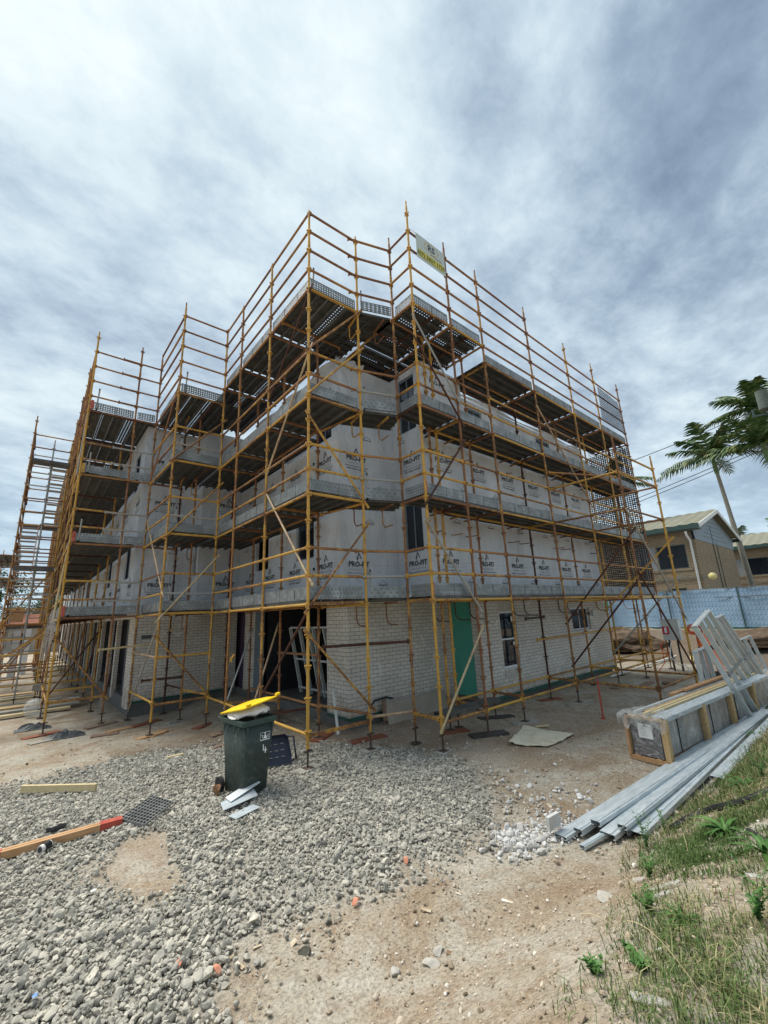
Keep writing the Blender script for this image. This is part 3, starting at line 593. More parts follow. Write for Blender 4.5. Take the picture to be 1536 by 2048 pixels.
# torn plastic scraps
def scrap(px, py, w, h, a, mat, label, name='plastic_scrap', cat='plastic scrap', amp=.02, lift=.01, group=None):
    x, y, z = onground(px, py); mb = MB(); n = 7; vs = []; c, s = math.cos(a), math.sin(a)
    for i in range(n):
        for j in range(n):
            u = (i/(n-1)-.5)*w*(1+.25*random.uniform(-1,1)*(j in (0,n-1))); v = (j/(n-1)-.5)*h*(1+.25*random.uniform(-1,1)*(i in (0,n-1))); X, Y = x+u*c-v*s, y+u*s+v*c
            vs.append((X, Y, hz(X,Y)+lift+random.uniform(0,amp)))
    mb.add(vs, [(i*n+j,(i+1)*n+j,(i+1)*n+j+1,i*n+j+1) for i in range(n-1) for j in range(n-1)], 0, True); return mb.solo(name, mat, label, cat, group)
scrap(1278,1765,.09,.09,.3,'film','small square clear plastic scrap at the grass edge')
scrap(1330,1778,.17,.05,1.9,'film','long crumpled clear plastic strip in the grass')
scrap(1325,1795,.09,.09,1.9,'film','clear plastic scrap under the long plastic strip')
scrap(1300,2010,.15,.05,1.8,'film','clear plastic strip in the lowest grass')
scrap(1512,1760,.10,.03,1.4,'film','pale plastic strip near the right edge weed')
scrap(185,1795,.05,.035,.5,'white_paint','small white paper scrap on the lower left gravel', 'paper_scrap','paper scrap', .01, .05)
scrap(68,2012,.03,.03,.5,'plastic_blue','tiny blue plastic scrap in the lowest gravel', 'plastic_scrap','plastic scrap', .01, .05)
scrap(1246,1727,.045,.012,1.2,'timber_pine','small pale timber chip above the grass edge','timber_chip','timber chip',.002,.01)
scrap(1245,1699,.05,.01,.2,'timber_pine','short pale timber sliver below the channel ends','timber_chip','timber chip',.002,.01)
# black pipe lying along the bank and the red brown rod
mb = MB(); pp = [onground(*p) for p in ((1345,1663),(1380,1640),(1430,1622),(1480,1612),(1536,1590),(1600,1570))]
mb.path([(x,y,z+.02) for x,y,z in pp], .034, 12); mb.solo('plastic_pipe', 'black_plastic', 'black corrugated plastic pipe lying along the grassy bank', 'pipe')
mb = MB(); a, b = onground(1443,1553), onground(1508,1562); mb.beam((a[0],a[1],a[2]+.02), (b[0],b[1],b[2]+.03), .015, .015); mb.solo('steel_rod', 'timber_red', 'short red brown rod lying on the bank', 'rod')
mb = MB(); a, b = onground(1500,1668), onground(1560,1705); mb.path([(a[0],a[1],a[2]+.02),(b[0],b[1],b[2]+.02)], .02, 8); mb.solo('rubber_hose', 'rubber', 'short black hose end behind the strap leaved plants', 'hose')
# ------------------------------------------------------------------ the unfinished building
BLD = thing('unfinished_building', (8, 12, 0), 'unfinished three storey building, cream brick below, white printed wrap above', 'building')
def wall(mb, ax, c, th, a0, a1, z0, z1, holes=(), mi=0):
    """slab wall in plane ax=c..c+th, pieces round rectangular holes (a0,a1,z0,z1)"""
    us = sorted({a0,a1,*[v for h in holes for v in h[:2]]}); vs = sorted({z0,z1,*[v for h in holes for v in h[2:]]})
    lo, hi = min(c,c+th), max(c,c+th)
    for i in range(len(us)-1):
        run = None
        for j in range(len(vs)-1):
            um, vm = (us[i]+us[i+1])/2, (vs[j]+vs[j+1])/2
            inside = any(h[0] < um < h[1] and h[2] < vm < h[3] for h in holes)
            if not inside: run = [vs[j], vs[j+1]] if run is None else [run[0], vs[j+1]]
            if (inside or j == len(vs)-2) and run:
                if ax == 'x': mb.box(lo, hi, us[i], us[i+1], run[0], run[1], mi)
                else: mb.box(us[i], us[i+1], lo, hi, run[0], run[1], mi)
                run = None
Zs = .22; Zb = 2.66
slab = MB(); slab.box(5.50,8.66,7.82,20,-.3,Zs-.004); slab.box(8.66,16.04,6.68,20,-.3,Zs-.004); slab.box(2.48,5.50,14.3,48,-.3,Zs-.004);  slab.build('floor_slab', 'slab_dark', BLD)
mb = MB(); wall(mb, 'y', 7.76, .12, 5.44, 8.6, Zs, Zb); mb.build('brick_wall', 'brick_cream', BLD)
mb = MB(); wall(mb, 'x', 5.44, .12, 7.882, 8.62, Zs, Zb); mb.build('brick_wall', 'brick_cream', BLD)
mb = MB(); wall(mb, 'x', 5.44, .12, 12.78, 13.55, Zs, Zb); mb.build('brick_wall', 'brick_cream', BLD)
mb = MB(); wall(mb, 'x', 8.6, .12, 6.742, 7.758, Zs, Zb, [(6.84,7.5,.0,2.7)]); mb.build('brick_wall', 'brick_cream', BLD)
W1 = (9.52,10.27,.83,2.26); W2 = (13.46,14.75,1.55,2.26)
mb = MB(); wall(mb, 'y', 6.62, .12, 8.6, 16.1, Zs, Zb, [W1,W2]); mb.build('brick_wall', 'brick_cream', BLD)
mb = MB(); wall(mb, 'x', 15.98, .12, 6.742, 20, Zs, Zb); mb.build('brick_wall', 'brick_cream', BLD)
mb = MB(); wall(mb, 'y', 14.25, .12, 2.42, 5.44, Zs, Zb); mb.build('brick_wall', 'brick_cream', BLD)
y = 14.37
mb = MB(); hs = []
for k in range(8): hs.append((15.1+k*3.9, 17.2+k*3.9, .0, 2.5)); hs.append((17.5+k*3.9, 18.8+k*3.9, .0, 2.5))
wall(mb, 'x', 2.42, .12, 14.372, 48, Zs, Zb, hs); mb.build('brick_wall', 'brick_cream', BLD, 'brick piers between dark openings along the left side')
# soldier bricks round the tall window
for k in range(9): mb = MB(); mb.box(9.5+k*.086, 9.5+k*.086+.076, 6.60, 6.612, .60, .80); mb.build('sill_brick', 'sill_brick', BLD)
for k in range(9): mb = MB(); mb.box(9.5+k*.086, 9.5+k*.086+.076, 6.61, 6.618, 2.27, 2.52); mb.build('lintel_brick', 'sill_brick', BLD)
mb = MB(); mb.box(8.62,8.66,6.842,7.498,.27,2.64); mb.build('door_board', 'green_board', BLD, 'smooth green board closing the side doorway')
mb = MB(); mb.box(8.56,8.598,6.80,7.54,.2,.26); mb.build('door_sill', 'timber_old', BLD)
mb = MB(); mb.box(5.46,5.53,12.25,12.776,Zs,Zb); mb.build('door_jamb', 'jamb', BLD)
mb = MB(); mb.box(5.45,8.58,7.735,7.757,.17,Zs+.012); mb.build('damp_course', 'green_membrane', BLD); mb = MB(); mb.box(8.74,16.1,6.592,6.617,.15,Zs+.015); mb.box(5.415,5.437,7.8,8.6,.17,Zs+.012); mb.build('damp_course', 'green_membrane', BLD); mb = MB(); mb.box(2.44,5.3,14.2,14.247,.17,Zs+.012)
mb.build('damp_course', 'green_membrane', BLD)
# dark rooms behind
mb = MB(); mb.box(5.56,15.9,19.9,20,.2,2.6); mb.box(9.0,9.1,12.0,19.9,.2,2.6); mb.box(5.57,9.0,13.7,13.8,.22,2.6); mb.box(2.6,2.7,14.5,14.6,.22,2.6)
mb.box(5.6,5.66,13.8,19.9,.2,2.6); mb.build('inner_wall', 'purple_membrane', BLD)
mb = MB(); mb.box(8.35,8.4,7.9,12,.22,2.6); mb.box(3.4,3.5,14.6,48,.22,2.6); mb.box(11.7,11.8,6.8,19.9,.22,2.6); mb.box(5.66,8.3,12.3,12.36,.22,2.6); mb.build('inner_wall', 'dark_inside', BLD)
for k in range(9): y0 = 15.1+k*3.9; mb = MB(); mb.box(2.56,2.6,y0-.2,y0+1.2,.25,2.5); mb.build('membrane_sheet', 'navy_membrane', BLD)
# leaning white frames stored in the opening
st = MB()
for y0 in (9.0, 10.3):
    for yy in (0,.5,1.05): st.beam((6.3,y0+yy,.25),(6.0,y0+yy+.15,2.05),.05,.09)
    for zz in (.05,.5,1.0): f = zz; st.beam((6.3-.3*f,y0,.3+1.75*f),(6.3-.3*f,y0+1.2,.3+1.75*f),.04,.05)
fr = st.solo('window_frames', 'frame_steel', 'pale window frames leaning inside the dark ground floor opening', 'frame')
# concrete upper slab edges and soffit
mb = MB(); mb.box(5.3,15.9,6.75,20,2.664,2.74); mb.box(2.5,5.3,14.4,48,2.664,2.74); mb.box(7.0,15.9,6.6,6.75,2.664,2.74); mb.build('soffit', 'white_frame', BLD)
mb = MB()
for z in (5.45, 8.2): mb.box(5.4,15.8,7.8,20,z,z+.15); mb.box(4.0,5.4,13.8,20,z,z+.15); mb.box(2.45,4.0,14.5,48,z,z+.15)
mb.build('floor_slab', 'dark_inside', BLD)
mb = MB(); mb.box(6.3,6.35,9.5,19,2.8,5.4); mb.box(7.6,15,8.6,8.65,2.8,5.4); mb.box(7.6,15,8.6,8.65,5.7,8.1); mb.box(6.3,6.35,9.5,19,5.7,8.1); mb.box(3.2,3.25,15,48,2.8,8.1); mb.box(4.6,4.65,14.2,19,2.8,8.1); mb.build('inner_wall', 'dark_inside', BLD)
# printed marks of the wrap
def logo(mb, o, r, u, s=1.0, full=True):
    """triangle-and-drop mark, PRO-FIT, INSULATION, two small lines"""
    o, r, u = Vector(o), Vector(r), Vector(u)
    if full:
        tri = [(-.075,-.02),(-.0,.13),(.085,-.03),(.05,-.03),(-.003,.072),(-.03,.02)]
        mb.add([o+r*x*s+u*(y+.21)*s for x,y in tri], [(0,1,5),(1,4,5),(1,2,4),(2,3,4)], 1)
        mb.add([o+r*x*s+u*(y+.18)*s for x,y in [(-.07,.0),(-.03,.05),(0,.03),(-.02,.0),(-.06,-.05)]], [(0,4,3,2,1)], 1)
    mb.flat(text2d('PRO-FIT', .165*s, .008*s, 1.02), o, r, u, 1)
    mb.flat(text2d('INSULATION', .068*s, 0, 1.35), o-u*.095*s, r, u, 2)
    mb.flat(text2d('THERMAL AND ACOUSTIC INSTALLATION', .036*s, .001, 1.0), o-u*.165*s, r, u, 1)
    mb.flat(text2d('SUPPLY  INSTALL  WARRANTY', .042*s, .0025, 1.0), o-u*.235*s, r, u, 1)
def cloud(mb, o, r, u, s=1.0):
    pts = [(-.16,0),(-.17,.05),(-.12,.085),(-.08,.10),(-.05,.14),(0,.155),(.05,.13),(.07,.10),(.11,.11),(.15,.08),(.17,.04),(.15,0)]
    vf = rings2d([(x*s, y*s) for x, y in pts], .012*s); mb.flat(vf, o, r, u, 1); mb.flat(text2d('CoastWrap', .062*s, .002), Vector(o)+Vector(u)*.012*s, r, u, 1)
# wrap walls: (axis, plane, a0, a1, holes, outward direction, print columns, name label)
FL = ((2.62, 8.42),)
def wrapwall(ax, c, a0, a1, holes, out, cols, rows=(3.43, 6.02), inc=True, s=1.0, top=8.62, label=None):
    mb = MB(); th = .1 if out < 0 else -.1; wall(mb, ax, c, th, a0, a1, 2.62, top, holes)
    off = .005*out
    for a in cols:
        for z in rows:
            if ax == 'y': o, r = (a, c+off, z), (1,0,0) if out < 0 else (-1,0,0)
            else: o, r = (c+off, a, z), (0,-1,0) if out < 0 else (0,1,0)
            if any(h[0]-.35 < a < h[1]+.35 and h[2]-.3 < z < h[3]+.4 for h in holes): continue
            logo(mb, o, r, (0,0,1), s)
        for z in (2.98, 4.45, 5.35, 6.62, 7.6):
            a2 = a+.72 if z in (2.98, 5.35) else a+.35
            if not (a0+.2 < a2 < a1-.2) or any(h[0]-.2 < a2 < h[1]+.2 and h[2]-.2 < z < h[3]+.1 for h in holes): continue
            if ax == 'y': o, r = (a2, c+off, z), (1,0,0)
            else: o, r = (c+off, a2, z), (0,-1,0) if out < 0 else (0,1,0)
            cloud(mb, o, r, (0,0,1), .8)
    return mb.build('wrapped_wall', ['wrap','ink','ink_soft'], BLD, label)
HS = [(8.8,9.7,3.75,5.0),(7.95,8.7,6.65,8.0),(11.4,12.3,3.75,5.0),(10.6,12.0,6.65,7.95)]
HR = [(6.72,7.36,3.75,5.0),(6.72,7.36,6.9,8.45)]
HF = [(8.85,9.5,6.75,7.95),(12.5,13.4,6.75,7.95)]
HL = [(15.1+k*3.9,16.0+k*3.9,z0,z0+1.3) for k in range(8) for z0 in (3.75,6.65)]
wrapwall('x', 5.2, 7.65, 13.6, HS, -1, [9.76,11.25,12.7,8.25], (3.42,6.02,7.35))
wrapwall('y', 7.65, 5.302, 6.95, [], -1, [5.72], (3.42,6.02,7.35))
wrapwall('x', 6.95, 6.5, 7.648, HR, -1, [6.95], (3.42,6.02,8.1))
wrapwall('y', 6.5, 7.052, 8.6, [], -1, [7.62], (3.43,6.0,8.2), top=8.72)
wrapwall('y', 6.5, 8.602, 15.97, HF, -1, [9.05+1.43*k for k in range(5)], (3.43,6.0), top=8.18)
wrapwall('y', 6.492, 6.96, 8.6, [], -1, [7.6], (8.28,), top=8.85) if 0 else None
wrapwall('x', 15.97, 6.602, 20, [], 1, [])
wrapwall('y', 13.6, 3.87, 5.298, [], -1, [4.75], (3.42,6.02,7.4))
wrapwall('x', 3.87, 13.702, 14.298, [(13.8,14.2,3.75,5.0),(13.8,14.2,6.65,7.9)], -1, [])
wrapwall('y', 14.3, 2.25, 3.97, [], -1, [2.95], (3.42,6.02,7.4))
wrapwall('x', 2.25, 14.402, 48, HL, -1, [14.7+1.95*k for k in range(6)], (3.42,6.02))
def window(name, ax, c, h, out, bars=1, mat='white_frame', rail=None, glassmat='glass'):
    a0,a1,z0,z1 = h; f = MB(); w = .045; d0, d1 = (c-out*.03, c-out*.09)
    def bx(p0,p1,q0,q1,mb=f,e=0):
        lo, hi = min(d0,d1)+e, max(d0,d1)-e
        if ax == 'y': mb.box(p0,p1,lo,hi,q0,q1)
        else: mb.box(lo,hi,p0,p1,q0,q1)
    bx(a0,a0+w,z0,z1); bx(a1-w,a1,z0,z1); bx(a0+w,a1-w,z0,z0+w); bx(a0+w,a1-w,z1-w,z1)
    for k in range(bars):
        if rail == 'v': m = a0+(a1-a0)*(k+1)/(bars+1); bx(m-.015,m+.015,z0+w,z1-w,f,.004)
        else: m = z0+(z1-z0)*(k+1)/(bars+1); bx(a0+w,a1-w,m-.02,m+.02,f,.004)
    fo = f.build('window', mat, BLD); g = MB(); bx(a0+w,a1-w,z0+w,z1-w,g,.025); g.build('pane', glassmat, fo)
    return fo
window('w', 'y', 6.66, W1, -1, 1); window('w', 'y', 6.66, W2, -1, 1, rail='v')
for h in HR+HS[:2]: window('w', 'x', 6.97 if h in HR else 5.22, h, -1, 1, 'jamb', 'v')
for h in HF: window('w', 'y', 6.52, h, -1, 1, 'jamb', 'v')
for h in HL[:8]: window('w', 'x', 2.27, h, -1, 1, 'navy_membrane', 'v')
# stickers on the tall window panes
mb = MB(); mb.box(10.10,10.19,6.672,6.676,1.98,2.12); mb.box(10.10,10.18,6.672,6.676,1.36,1.46); mb.build('pane_sticker', 'white_paint', BLD)
mb = MB(); mb.box(14.9,15.02,6.55,6.62,1.95,2.15); mb.build('wall_lamp_box', 'box_grey', BLD)
mb = MB(); mb.box(7.26,7.36,7.735,7.758,1.18,1.24); mb.build('vent_stub', 'black_plastic', BLD)
# ragged turned-up wrap at the top corner
mb = MB(); n = 14
def skin(mb, p0, p1, h, f, n=16, m=5):
    p0, p1 = Vector(p0), Vector(p1); d = (p1-p0).normalized(); o = Vector((d.y,-d.x,0)); vs = []
    for i in range(n):
        for j in range(m):
            t = i/(n-1); k = j/(m-1); q = p0+(p1-p0)*t+Vector((0,0,h*k*(1+.35*mn.noise(Vector((t*4,f,0))))))+o*(.05*math.sin(t*17+k*3+f)*(.3+k)+.03)
            vs.append(q)
    mb.add(vs, [(i*m+j,(i+1)*m+j,(i+1)*m+j+1,i*m+j+1) for i in range(n-1) for j in range(m-1)], 0, True)
skin(mb, (6.97,7.64,8.6), (5.16,7.63,8.6), -1.1, 1, 30, 9); skin(mb, (15.9,6.48,8.2),(7.0,6.47,8.2), .12, 3, 60); skin(mb, (5.17,7.6,8.55),(5.17,12.5,8.55), .2, 5, 30); skin(mb, (6.0,7.6,8.5),(5.17,7.6,8.5), .26, 8, 16)
mb.build('loose_wrap', 'wrap', BLD, 'loose crumpled wrap hanging at the top corner')
# ply sheet leaning at the wall foot, conduit, gaps
mb = MB(); mb.obox((7.28,7.55,.18), (1.0,.02,0), (0,.008,0), (0,.06,.24)); mb.solo('plywood_sheet', 'ply', 'long grey plywood sheet leaning against the foot of the brick wall', 'board')
mb = MB(); mb.obox((6.26,7.58,.30), (.04,-.02,0), (0,.01,0), (0,.02,.24)); mb.solo('plywood_offcut', 'timber_old', 'narrow plywood edge standing beside the black cable loop', 'board')
mb = MB(); mb.path([(5.75,7.45,.05),(5.80,7.50,.4),(5.95,7.55,.52),(6.3,7.55,.54),(6.45,7.5,.50)], .022, 8); mb.solo('cable_loop', 'black_plastic', 'black flexible cable looping out at the brick wall foot', 'cable')
mb = MB(); mb.path([(5.05,7.6,.02),(5.33,8.2,.75)], .03, 8); mb.solo('grey_pipe', 'pvc', 'grey pipe leaning against the end of the brick wall', 'pipe')
# exit sign is on the far fence; scattered interior board
# ------------------------------------------------------------------ scaffolding
TR = .0265
class Scaf:
    def __init__(s, name, loc, label):
        s.t = thing(name, loc, label, 'scaffold', 'scaffold runs around the unfinished building'); s.parts = []; s.std = {}
    def part(s, kind, mb, mats, label=None):
        if not mb.v: return
        c = np.mean(np.array(mb.v), axis=0); s.parts.append((float(np.hypot(c[0], c[1])), kind, mb, [mats] if isinstance(mats, str) else mats, label))
    def standard(s, key, x, y, z1, z0=None, mat=None, jack=True, lugs=True, r=TR):
        g = hz(x, y); s.std[key] = (x, y); z0 = g+.30 if z0 is None else z0
        mat = mat or random.choice(['yellow_tube','yellow_tube','rusty_backlit_tube']); mb = MB(); mb.tube((x,y,z0), (x,y,z1-.18), r, 10, 0); mb.tube((x,y,z1-.18), (x,y,z1), r*.72, 8, 0)
        if lugs:
            z = .55
            while z < z1-.1:
                if z > z0: 
                    for a in (0, math.pi/2): c, q = math.cos(a), math.sin(a); mb.obox((x,y,z), (.062*c,.062*q,0), (-.017*q,.017*c,0), (0,0,.011)); mb.obox((x,y,z-.045), (.046*c,.046*q,0), (-.013*q,.013*c,0), (0,0,.007))
                z += .5
            z = 2.2
            while z < z1-.4:
                if z > z0+.3: mb.tube((x,y,z-.06),(x,y,z+.06), r*1.22, 10)
                z += 2.0
        s.part('standard', mb, mat)
        if jack:
            j = MB(); j.tube((x,y,g+.03), (x,y,z0+.02), .017, 8); j.box(x-.075,x+.075,y-.075,y+.075,g+.022,g+.034); j.obox((x,y,z0-.03), (.07,.02,0), (-.008,.02,0), (0,0,.012)); s.part('base_jack', j, 'jack')
    def tube(s, p, q, mat=None, kind='ledger', r=TR):
        mb = MB(); p, q = Vector(p), Vector(q); d = (q-p).normalized(); mb.tube(p+d*.03, q-d*.03, r, 8)
        for e, sg in ((p,1),(q,-1)): c = e+d*sg*.035; mb.obox(c, d*.018, d.cross(Vector((0,0,1))).normalized()*.022 if abs(d.z) < .9 else Vector((.02,0,0)), (0,0,.045))
        s.part(kind, mb, mat or random.choice(['yellow_tube','yellow_tube','yellow_tube','rusty_backlit_tube']))
    def ledger(s, a, b, z, mat=None, kind='ledger'):
        (x0,y0), (x1,y1) = s.std[a], s.std[b]; s.tube((x0,y0,z), (x1,y1,z), mat, kind)
    def brace(s, p, q, mat, ext=.06):
        p, q = Vector(p), Vector(q); d = (q-p).normalized(); mb = MB(); mb.tube(p-d*ext, q+d*ext, .022, 8); u = Vector((0,0,1)).cross(d).normalized()
        for e, sg in ((p,-1),(q,1)): mb.obox(e+d*sg*(ext+.03), d*.06, u*.006, u.cross(d)*.026)
        s.part('brace', mb, mat)
    def toe(s, p, q, z, mat='toe_dimple', h=.23, flange=True):
        p, q = Vector((*p, z)), Vector((*q, z)); d = (q-p).normalized(); n = Vector((-d.y, d.x, 0)); mb = MB(); a, b = p+d*.05, q-d*.05; m = .5*(a+b)
        mb.obox(m+Vector((0,0,h/2)), (b-a)/2, n*.002, (0,0,h/2-.004), 0)
        for zz in (.004, h-.004): mb.obox(m+n*.016+Vector((0,0,zz)), (b-a)/2, n*.016, (0,0,.003), 1)
        L = (b-a).length
        for k in range(1, max(1, int(L/.62))+1): mb.obox(a+d*min(L-.02, k*.62)-n*.006+Vector((0,0,h/2)), d*.006, n*.004, (0,0,h/2-.012), 1)
        s.part('toe_board', mb, [mat, 'galv'])
    def deck(s, x0, x1, y0, y1, z, along, mats=None, perf=(), nw=None):
        """steel planks laid side by side along x or y, folded edges below"""
        w = .235; lo, hi, a0, a1 = (y0,y1,x0,x1) if along == 'x' else (x0,x1,y0,y1); n = nw or max(1, int(round((hi-lo)/w))); w = (hi-lo)/n; mb = MB()
        pm = 'plank_perf_x' if along == 'x' else 'plank_perf_y'
        for k in range(n):
            l, h = lo+k*w+.006, lo+(k+1)*w-.006; dz = random.uniform(-.003,.004); mi = 1 if k in perf else 0
            segs = [(l,h,z+.052+dz,z+.057+dz,mi),(l,l+.012,z+dz,z+.052+dz,0),(h-.012,h,z+dz,z+.052+dz,0),(l+.012,l+.035,z+dz,z+.004+dz,0),(h-.035,h-.012,z+dz,z+.004+dz,0)]
            for i, (p, q, zz0, zz1, m) in enumerate(segs):
                if m == 1:
                    pts = [(a0+.01,p,zz0),(a1-.01,p,zz0),(a1-.01,q,zz0),(a0+.01,q,zz0)] if along == 'x' else [(p,a0+.01,zz0),(q,a0+.01,zz0),(q,a1-.01,zz0),(p,a1-.01,zz0)]
                    mb.add(pts, [(0,1,2,3)], 1)
                elif along == 'x': mb.box(a0+.01,a1-.01,p,q,zz0,zz1,m)
                else: mb.box(p,q,a0+.01,a1-.01,zz0,zz1,m)
            # stiffening pressings
            for t in (.33,.67):
                c = l+(h-l)*t
                if mi == 0:
                    if along == 'x': mb.box(a0+.02,a1-.02,c-.006,c+.006,z+.046+dz,z+.052+dz)
                    else: mb.box(c-.006,c+.006,a0+.02,a1-.02,z+.046+dz,z+.052+dz)
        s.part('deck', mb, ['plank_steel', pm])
    def transom(s, p, q, z, mat=None):
        mb = MB(); p, q = Vector((*p, z)), Vector((*q, z)); d = (q-p).normalized(); n = Vector((-d.y,d.x,0)); m = (p+q)/2; h = (q-p)/2-d*.03
        mb.obox(m+Vector((0,0,-.004)), h, n*.026, (0,0,.005)); mb.obox(m+Vector((0,0,.020)), h, n*.005, (0,0,.022)); mb.obox(p+d*.04, d*.015, n*.03, (0,0,.045)); mb.obox(q-d*.04, d*.015, n*.03, (0,0,.045))
        s.part('transom', mb, mat or random.choice(['yellow_tube','yellow_tube','rusty_backlit_tube','dark_rust']))
    def bracket(s, x, y, dx, dy, z):
        """curved hop-up bracket carrying the inside boards"""
        mb = MB(); L = .52; n = 7; pts = [(x+dx*(L-.06), y+dy*(L-.06), z)]
        for k in range(n): t = math.pi/2*k/(n-1); q = L-.06-.17*(1-math.cos(t)); pts.append((x+dx*q, y+dy*q, z-.25-.17*math.sin(t)))
        pts.append((x+dx*.02, y+dy*.02, z-.43)); mb.path(pts, .014, 6); mb.obox((x+dx*L/2,y+dy*L/2,z+.0), (dx*L/2 or .012, dy*L/2 or .012, 0), (-dy*.02,dx*.02,0), (0,0,.018))
        s.part('hop_up_bracket', mb, random.choice(['dark_rust','yellow_tube','rusty_backlit_tube']))
    def finish(s):
        kinds = {}
        for p in s.parts: kinds.setdefault(p[1], []).append(p)
        for k, L in kinds.items():
            L.sort(key=lambda p: p[0])
            for d, _, mb, mats, lb in L[:99]: mb.build(k, mats, s.t, lb)
            if len(L) > 99:
                big = MB(); ms = []
                for d, _, mb, mats, lb in L[99:]:
                    idx = []
                    for m in mats:
                        if m not in ms: ms.append(m)
                        idx.append(ms.index(m))
                    big.add(mb.v, []); off = len(big.v)-len(mb.v)
                    for f, mi, sm_ in zip(mb.f, mb.mi, mb.sm): big.f.append(tuple(i+off for i in f)); big.mi.append(idx[mi]); big.sm.append(sm_)
                big.build(k, ms, s.t, 'the farther %ss of this scaffold run' % k.replace('_', ' '), 'stuff')
L1, L2, L3 = 2.55, 4.55, 6.55
def sole(x, y, a, mat, label, w=.8, d=.22, h=.05, dz=0):
    z = hz(x, y)-.022+dz; mb = MB(); c, s_ = math.cos(a), math.sin(a); mb.obox((x,y,z+h/2), (c*w/2,s_*w/2,0), (-s_*d/2,c*d/2,0), (0,0,h/2), 0, .004); mb.solo('sole_board', mat, label, 'sole board', 'timber sole boards under the scaffold feet')
# ---- right front run
R = Scaf('scaffold', (11.5, 5.4, 0), 'long scaffold run along the front right wall, under the yellow and white sign')
XO = [5.72, 7.0, 8.27, 10.7, 13.2, 15.35, 17.75]; YO, YI = 5.39, 6.12
tops = [11.93, 11.55, 11.45, 11.5, 11.3, 11.35, 11.3]
for i, x in enumerate(XO): R.standard('o%d' % i, x, YO, tops[i], mat=['yellow_tube','rusty_backlit_tube','yellow_tube','yellow_tube','yellow_tube','yellow_tube','rusty_backlit_tube'][i])
for i, x in enumerate(XO):
    if i == 0: R.standard('i0', x+.02, 6.08, 11.45, mat='yellow_tube')      # corner post C
    else: R.standard('i%d' % i, x, YI, 8.7 if i > 2 else 9.2, mat=random.choice(['rusty_backlit_tube','yellow_tube','dark_rust']))
R.standard('x0', 6.75, YI, 9.2, mat='yellow_tube')
for z, dk in ((L1,0),(L2,0),(L3,0)):
    for i in range(6):
        R.ledger('o%d'%i, 'o%d'%(i+1), z, 'yellow_tube' if z == L1 else None)
        for dz in (.5, 1.0): R.ledger('o%d'%i, 'o%d'%(i+1), z+dz)
        R.ledger('i%d'%i if i else 'x0', 'i%d'%(i+1), z, 'yellow_tube')
        R.deck(XO[i]+.02, XO[i+1]-.02, YO+.04, YI+(.02), z+.03, 'x'); R.deck(XO[i]+(.02 if i else 1.05), XO[i+1]-.02, YI+.04, YI+.30, z+.03, 'x', nw=1)
        R.toe((XO[i],YO+.035), (XO[i+1],YO+.035), z+.09, 'toe_dimple' if (i+int(z)) % 3 else 'galv')
    for i in range(7):
        R.transom((XO[i],YO), (XO[i], 6.08 if i == 0 else YI), z)
        if i: R.bracket(XO[i], YI, 0, 1, z); 
        if i in (2,3,4): R.bracket(XO[i]-.55, YI, 0, 1, z)
    for dz in (.5, 1.0): R.tube((XO[0],YO,z+dz), (XO[0],6.08,z+dz), 'yellow_tube' if z > L1 else ('rusty_backlit_tube' if dz == 1 else 'yellow_tube'))
    R.toe((XO[0]+.035,6.05), (XO[0]+.035,YO), z+.09, 'toe_perf' if z == L2 else 'toe_dimple')
    rp = MB(); rp.box(XO[0]+.03,XO[0]+.06,YO+.0,YO+.05,z+.08,z+.34); R.part('end_clip', rp, 'red_paint')
# top lifts: tubes coloured browner to stand in for backlight
for i in range(6):
    z = 9.05 if i < 2 else 8.55; y1 = 7.25 if i < 2 else 6.75
    R.ledger('o%d'%i, 'o%d'%(i+1), z); R.deck(XO[i]+.02, XO[i+1]-.02, YO+.04, y1, z+.03, 'x', perf=(0,2,5) if i < 2 else ())
    R.toe((XO[i],YO+.035), (XO[i+1],YO+.035), z+.09, 'toe_perf' if i < 2 else 'toe_dimple')
    R.tube((XO[i],YI,z), (XO[i+1],YI,z), 'rusty_backlit_tube'); R.tube((XO[i],6.62,z-.02), (XO[i+1],6.62,z-.02), 'dark_rust')
    rails = (9.55,10.05,10.55,11.05) if i < 3 else (9.05,9.55,10.05,10.55)
    for k, q in enumerate(rails): R.ledger('o%d'%i, 'o%d'%(i+1), q, 'rusty_backlit_tube')
    if i == 2: R.ledger('o2','o3', 9.05, 'rusty_backlit_tube')
for i in range(7): z = 9.05 if i < 3 else 8.55; R.transom((XO[i],YO), (XO[i],6.7), z, 'rusty_backlit_tube')
for i in (1,2): R.transom((XO[i]-.6,YO), (XO[i]-.6,6.7), 9.05, 'dark_rust')
R.transom((XO[2]+.1,YO), (XO[2]+.1,6.7), 8.55)
for q in (9.55,10.05,10.55,11.05): R.tube((XO[0],YO,q), (XO[0],6.08,q), 'rusty_backlit_tube')
R.toe((XO[0]+.035,6.05), (XO[0]+.035,YO), 9.14, 'toe_perf')
R.deck(4.95, 5.68, 7.0, 8.3, 9.10, 'x', perf=(1,)); R.deck(5.74, 8.25, 7.32, 8.7, 9.08, 'x', perf=(1,4)); R.transom((5.72,6.08),(5.72,8.7),9.05,'yellow_tube'); R.transom((7.0,6.7),(7.0,8.7),9.05,'rusty_backlit_tube')
